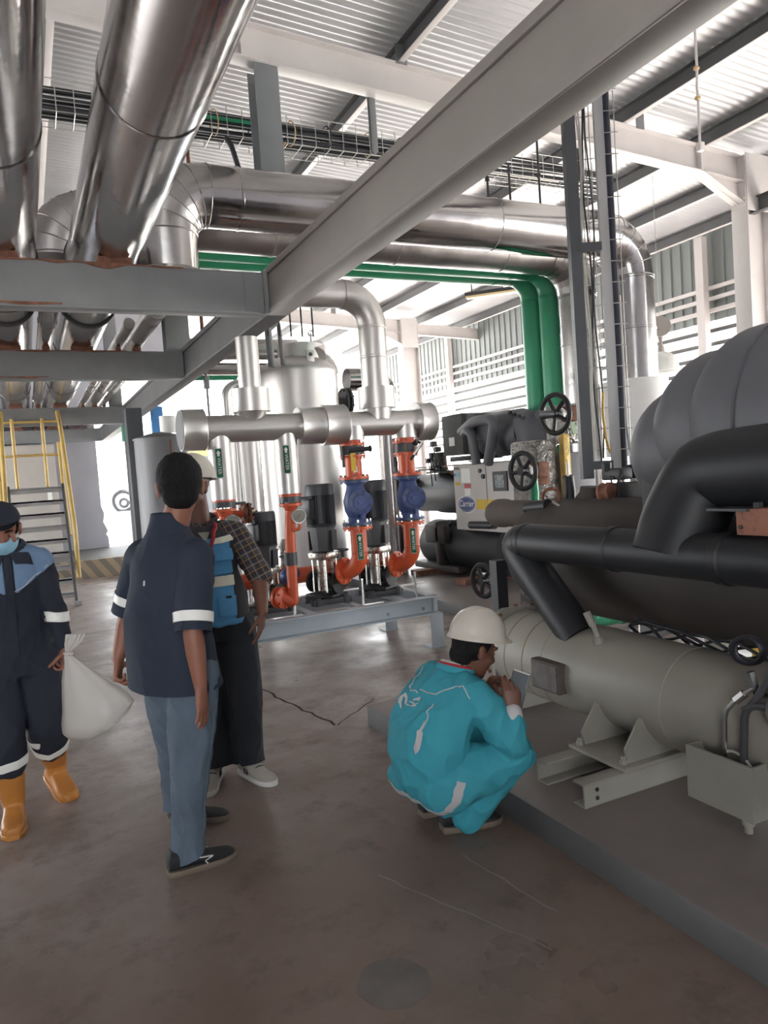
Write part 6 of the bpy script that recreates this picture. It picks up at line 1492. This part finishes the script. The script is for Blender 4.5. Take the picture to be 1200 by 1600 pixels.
def boot(A_, top, d, L_=.27, pitch=0.):
    d = V(d).normalized(); g = G(); heel = A_+V((0, 0, -.03))-d*.045
    up_ = V((0, 0, 1)) if not pitch else V((0, 0, 1))
    loft(g, [(top, d.cross(V((0, 0, 1))).normalized(), V((d.x, d.y, 0)).normalized(), .072, .078), (top.lerp(A_, .5), r_, f, .064, .070), (A_+V((0, 0, .03)), r_, f, .055, .062), (A_-V((0, 0, .02)), r_, f, .048, .055)], 24)
    side = d.cross(V((0, 0, 1))).normalized(); nrm = side.cross(d)
    rs = []
    for t, w2, h in ((-.06, .036, .05), (.06, .044, .095), (.30, .045, .115), (.50, .048, .085), (.72, .053, .066), (.90, .046, .058), (1.0, .028, .044)):
        c = A_ + d*((t-.22)*L_) - nrm*.085; rs.append((c+nrm*h*.52, side, nrm, w2, h*.52))
    loft(g, rs, 20, 2.8); o = organic('rubber_boot', g, 'boot', r0, .006, 4)
    g = G(); rs = []
    for z, k2 in ((-.004, .95), (.0, 1.05), (.016, 1.06), (.020, .98)):
        ring = []; pr = ((-.08, .022), (-.02, .040), (.15, .047), (.4, .046), (.7, .055), (.92, .048), (1.02, .024))
        for t, w2 in pr: ring.append(A_+d*((t-.22)*L_)-nrm*.085+side*w2*k2+nrm*z)
        for t, w2 in pr[::-1]: ring.append(A_+d*((t-.22)*L_)-nrm*.085-side*w2*k2+nrm*z)
        rs.append(ring)
    g.rings(rs); obj('boot_sole', g, 'boot', o, smooth=40); return o
boot(AR_+V((0, -.0, -.011)), KbR+V((0, .0, -.0)), (-.03, -1, 0)); boot(AL_+V((0, 0, .005)), KbL, (.30, -.85, -.28), pitch=1)

# the bag he carries
r1 = E('plastic_bag', (.19, 3.76, .42), 'knotted translucent white plastic bag hanging from the hand of the man in orange boots', 'bag')
MT['bag'] = None
m = bpy.data.materials.new('thin milky plastic'); m.use_nodes = True; nt = m.node_tree; N = nt.nodes; L = nt.links; b = N['Principled BSDF']; b.inputs['Base Color'].default_value = (.85, .82, .78, 1); b.inputs['Roughness'].default_value = .32
tr_ = N.new('ShaderNodeBsdfTransparent'); tl = N.new('ShaderNodeBsdfTranslucent'); tl.inputs[0].default_value = (.8, .78, .75, 1); x1 = N.new('ShaderNodeMixShader'); x2 = N.new('ShaderNodeMixShader'); x1.inputs[0].default_value = .25; x2.inputs[0].default_value = .28
L.new(b.outputs[0], x1.inputs[1]); L.new(tl.outputs[0], x1.inputs[2]); L.new(x1.outputs[0], x2.inputs[1]); L.new(tr_.outputs[0], x2.inputs[2]); L.new(x2.outputs[0], N['Material Output'].inputs[0]); MT['bag'] = m
bx_ = V((.90, -.43, 0)).normalized(); by_ = V((.43, .90, 0)).normalized(); top = V((.118, 3.868, .775))
def bagring(c, a, b_, k, seed): 
    n = 40; out = []
    for i in range(n):
        t = 2*PI*i/n; w_ = 1+k*math.sin(t*9+seed)+k*.6*math.sin(t*17+seed*2)
        out.append(V(c)+bx_*(a*math.cos(t)*w_)+by_*(b_*math.sin(t)*w_))
    return out
rs = [bagring(top+bx_*.045+V((0, 0, .105)), .040, .008, .25, 1), bagring(top+bx_*.030+V((0, 0, .065)), .034, .014, .25, 2), bagring(top+bx_*.006+V((0, 0, .025)), .016, .012, .15, 3), bagring(top, .018, .015, .2, 3)]
for t, a, b_, ox in ((.05, .044, .030, .020), (.12, .082, .050, .046), (.20, .122, .072, .080), (.27, .155, .090, .108), (.33, .176, .095, .118), (.375, .166, .085, .108), (.40, .112, .06, .078), (.408, .01, .008, .06)):
    c = top - V((0, 0, t))+bx_*ox; ring = bagring(c, a, b_, .055*(1-t*2.2 if t < .45 else .01), 4+t*2)
    ring = [p + V((0, 0, .100*max(0, (p-c).dot(bx_)/max(a, .01))**2*(t/.40))) - V((0, 0, .0)) for p in ring]; rs.append(ring)
g = G(); g.rings(rs); obj('bag_skin', g, 'bag', r1, smooth=60)
g = G(); g.torus(top+bx_*.004+V((0, 0, .012)), (0.2, .1, 1), .017, .009, n=20, m=8); obj('bag_knot', g, 'bag', r1)
g = G(); ell(g, top-V((0, 0, .315))+bx_*.085, (.135, .075, .075), (bx_, by_, V((0, 0, 1)))); ell(g, top-V((0, 0, .22))+bx_*.06, (.085, .055, .07), (bx_, by_, V((0, 0, 1)))); organic('bag_contents', g, 'bag_w', r1, .008, 6, (.008, 18, (1, 1, 1)))

# ---------------------------------------------------------------- squatting man photographing the nameplate
r0 = E('person', (1.56, 2.70, 0), 'person squatting in teal coverall and off white hard hat holding up a phone', 'person')
f = V((.985, .17, 0)).normalized(); r_ = V((f.y, -f.x, 0)); L2 = -r_
pv = V((1.425, 2.705, .245)); sc = V((1.560, 2.705, .640)); hc = V((1.668, 2.655, .770))
SR, SL = V((1.590, 2.555, .610)), V((1.555, 2.855, .620))
ER, WR = V((1.700, 2.455, .415)), V((1.715, 2.470, .545))
EL, WL = V((1.760, 2.760, .420)), V((1.730, 2.640, .545))
HR, HL = pv+r_*.095, pv-r_*.095
KR, KL = V((1.735, 2.500, .345)), V((1.800, 2.775, .350))
AR, AL = V((1.585, 2.655, .085)), V((1.600, 2.860, .085))
hf = frame3((.93, -.02, -.38), (.36, .0, .93))
body = G(); head(body, hc, hf, V((1.585, 2.69, .665)), .93)
tilt = V((sc-pv)).normalized(); bf = r_.cross(tilt)*-1
bf = tilt.cross(r_)
if bf.dot(f) < 0: bf = -bf
loft(body, [(pv, r_, bf, .13, .10), (pv.lerp(sc, .5), r_, bf, .14, .10), (sc, r_, bf, .14, .08), (V((1.585, 2.69, .665)), r_, bf, .07, .06)])
for S_, E_, W_ in ((SR, ER, WR), (SL, EL, WL)): chain(body, [sc, S_, E_, E_.lerp(W_, .4), W_], [.06, .048, .040, .038, .027])
hand(body, WR, (.05, .10, 1), (.35, .9, -.1), (-.85, .4, .2), .9, .95); hand(body, WL, (-.10, -.25, .95), (.2, -.95, -.1), (-.85, -.3, .3), 1.0, .95)
for H_, K_, A_ in ((HR, KR, AR), (HL, KL, AL)): chain(body, [H_, K_, K_.lerp(A_, .3), A_, A_+V((.10, 0, -.05))], [.075, .05, .052, .034, .016])
organic('body', body, 'skin_dk', r0, .005, 3); eyes(hc, hf, r0, .93); hairdo(hc, hf, r0, .96)
helmet(hc+hf[2]*.050-hf[1]*.004, frame3((.96, -.03, -.20), (.2, 0, .98)), r0)
hl = None
g = G()
back = bf
def spine(t):
    return pv.lerp(sc, t) - bf*(.055*math.sin(PI*min(1, t*1.05)))
loft(g, [(pv-V((0, 0, .08))+bf*.02, r_, f, .10, .09), (pv-V((0, 0, .02)), r_, bf*.9+f*.1, .168, .140), (spine(.22), r_, bf, .186, .145), (spine(.5), r_, bf, .192, .140), (spine(.75), r_, bf, .192, .125), (sc-tilt*.02-bf*.02, r_, bf, .175, .105), (sc+tilt*.035, r_, bf, .12, .085), (V((1.588, 2.69, .69)), r_, bf, .075, .065)], 36)
chain(g, [sc+(SR-sc)*.5, SR, SR.lerp(ER, .6), ER, ER.lerp(WR, .55)], [.085, .080, .074, .066, .058]); chain(g, [sc+(SL-sc)*.5, SL, SL.lerp(EL, .6), EL, EL.lerp(WL, .6)], [.085, .080, .072, .066, .056])
chain(g, [HR, HR.lerp(KR, .5), KR, KR.lerp(AR, .45), AR+V((.0, 0, -.005))], [.118, .108, .086, .082, .084]); chain(g, [HL, HL.lerp(KL, .5), KL, KL.lerp(AL, .45), AL+V((.0, 0, -.005))], [.118, .108, .086, .080, .080])
chain(g, [AR+V((-.05, .0, .03)), AR+V((-.13, -.02, .02))], [.045, .012])
cov = organic('coverall', g, 'teal', r0, .007, 5, (.020, 7, (1, 1, .8)))
ribbon('belt_tape', cov, [(1.36, 2.90, .25), (1.32, 2.83, .20), (1.31, 2.74, .168), (1.345, 2.66, .155), (1.405, 2.585, .178), (1.45, 2.54, .235), (1.475, 2.525, .305)], .040, 'grey_tape', r0)
for W_, E_ in ((WR, ER), (WL, EL)):
    g = G(); d = (W_-E_).normalized(); chain(g, [W_-d*.045, W_-d*.008], [.044, .040]); organic('shirt_cuff', g, 'grey_tape', r0, .006, 2)
nk = V((1.588, 2.69, .695))
g = G(); g.tube([nk+r_*(.072*math.cos(t))+bf*(.064*math.sin(t)) for t in [2*PI*k/20 for k in range(20)]], .022, n=8, closed=True); organic('collar', g, 'teal', r0, .006, 2)
g = G(); g.tube([nk+tilt*.014+r_*(.062*math.cos(t))+bf*(.056*math.sin(t)) for t in [2*PI*k/20 for k in range(20)]], .016, n=8, closed=True); obj('inner_collar', g, 'sole_w', r0)
g = G(); g.tube([nk+tilt*.012+r_*(.078*math.cos(t))-bf*(.070*math.sin(t)) for t in [PI*(-.05+.75*k/12) for k in range(13)]], .010, n=8); g.tube([V((1.69, 2.62, .60)), V((1.70, 2.60, .45)), V((1.69, 2.60, .36))], .008, n=6); obj('lanyard', g, 'red', r0)
B_ = lambda x, t: spine(t) - bf*.14 + r_*x
stitch('back_piping', cov, [SL+tilt*.045-bf*.05+r_*.0, B_(-.10, .90), B_(-.02, .84)], .0028, 'grey_tape', r0)
stitch('back_piping', cov, [B_(-.01, .88), B_(.08, .90), SR+tilt*.03-bf*.07, SR-tilt*.01-bf*.06+r_*.04], .0028, 'grey_tape', r0)
stitch('side_piping', cov, [B_(.09, .82), B_(.10, .66), B_(.10, .56)], .0028, 'grey_tape', r0)
decal('vent_tape', cov, B_(.10, .46), r_, tilt, [[(-.004, .075), (.014, .02), (.016, -.045), (.002, -.075), (-.016, -.045), (-.012, .02)]], 'grey_tape', r0, off=.003)
decal('back_emblem', cov, B_(-.075, .74), r_, tilt, [[(-.062, .030), (-.045, .022), (-.030, .022), (-.018, .034), (.008, .020), (.020, -.004), (.010, -.004), (-.004, .012), (-.018, .018), (-.010, -.020), (.004, -.036), (-.012, -.032), (-.034, -.012), (-.055, .010)], [(.02, -.010), (.085, -.008), (.090, .012), (.082, .012), (.078, -.001), (.022, -.002)], [(.028, .006), (.07, .006), (.07, .012), (.03, .012)], [(.05, .018), (.085, .034), (.08, .044), (.045, .026)]], 'grey_tape', r0, off=.0025, sub=2)
decal('sleeve_badge', cov, SR.lerp(ER, .45)+f*.08, -r_*.2+f, V((0, 0, 1)), [[(-.02, -.035), (.02, -.03), (.02, .03), (-.02, .035)]], 'sole_w', r0, off=.003)
shoe(r0, (1.485, 2.715, 0), (.975, -.22, 0), .27, 'shoe_blk', 'sole'); shoe(r0, (1.475, 2.885, 0), (1, -.02, 0), .27, 'shoe_blk', 'sole')
# phone
r1 = E('phone', (1.722, 2.53, .57), 'grey phone held up by the squatting man', 'phone')
pn = V((-.74, -.64, .16)).normalized(); pu = V((.36, -.05, .92)); pu = (pu-pn*pu.dot(pn)).normalized(); pr = pu.cross(pn)
rot = Matrix((pr, pu, pn)).transposed(); pc = V((1.756, 2.484, .622))
g = G(); g.box(pc, (.074, .150, .009), rot, .003); obj('phone_body', g, 'phone', r1)
g = G(); g.box(pc+pn*.0048, (.068, .143, .0008), rot); obj('phone_glass', g, M('phone glass', (.10, .115, .125), .12), r1)
g = G(); g.box(pc+pu*.073+pn*.001, (.070, .006, .010), rot, .002); obj('phone_edge', g, 'sole_w', r1)
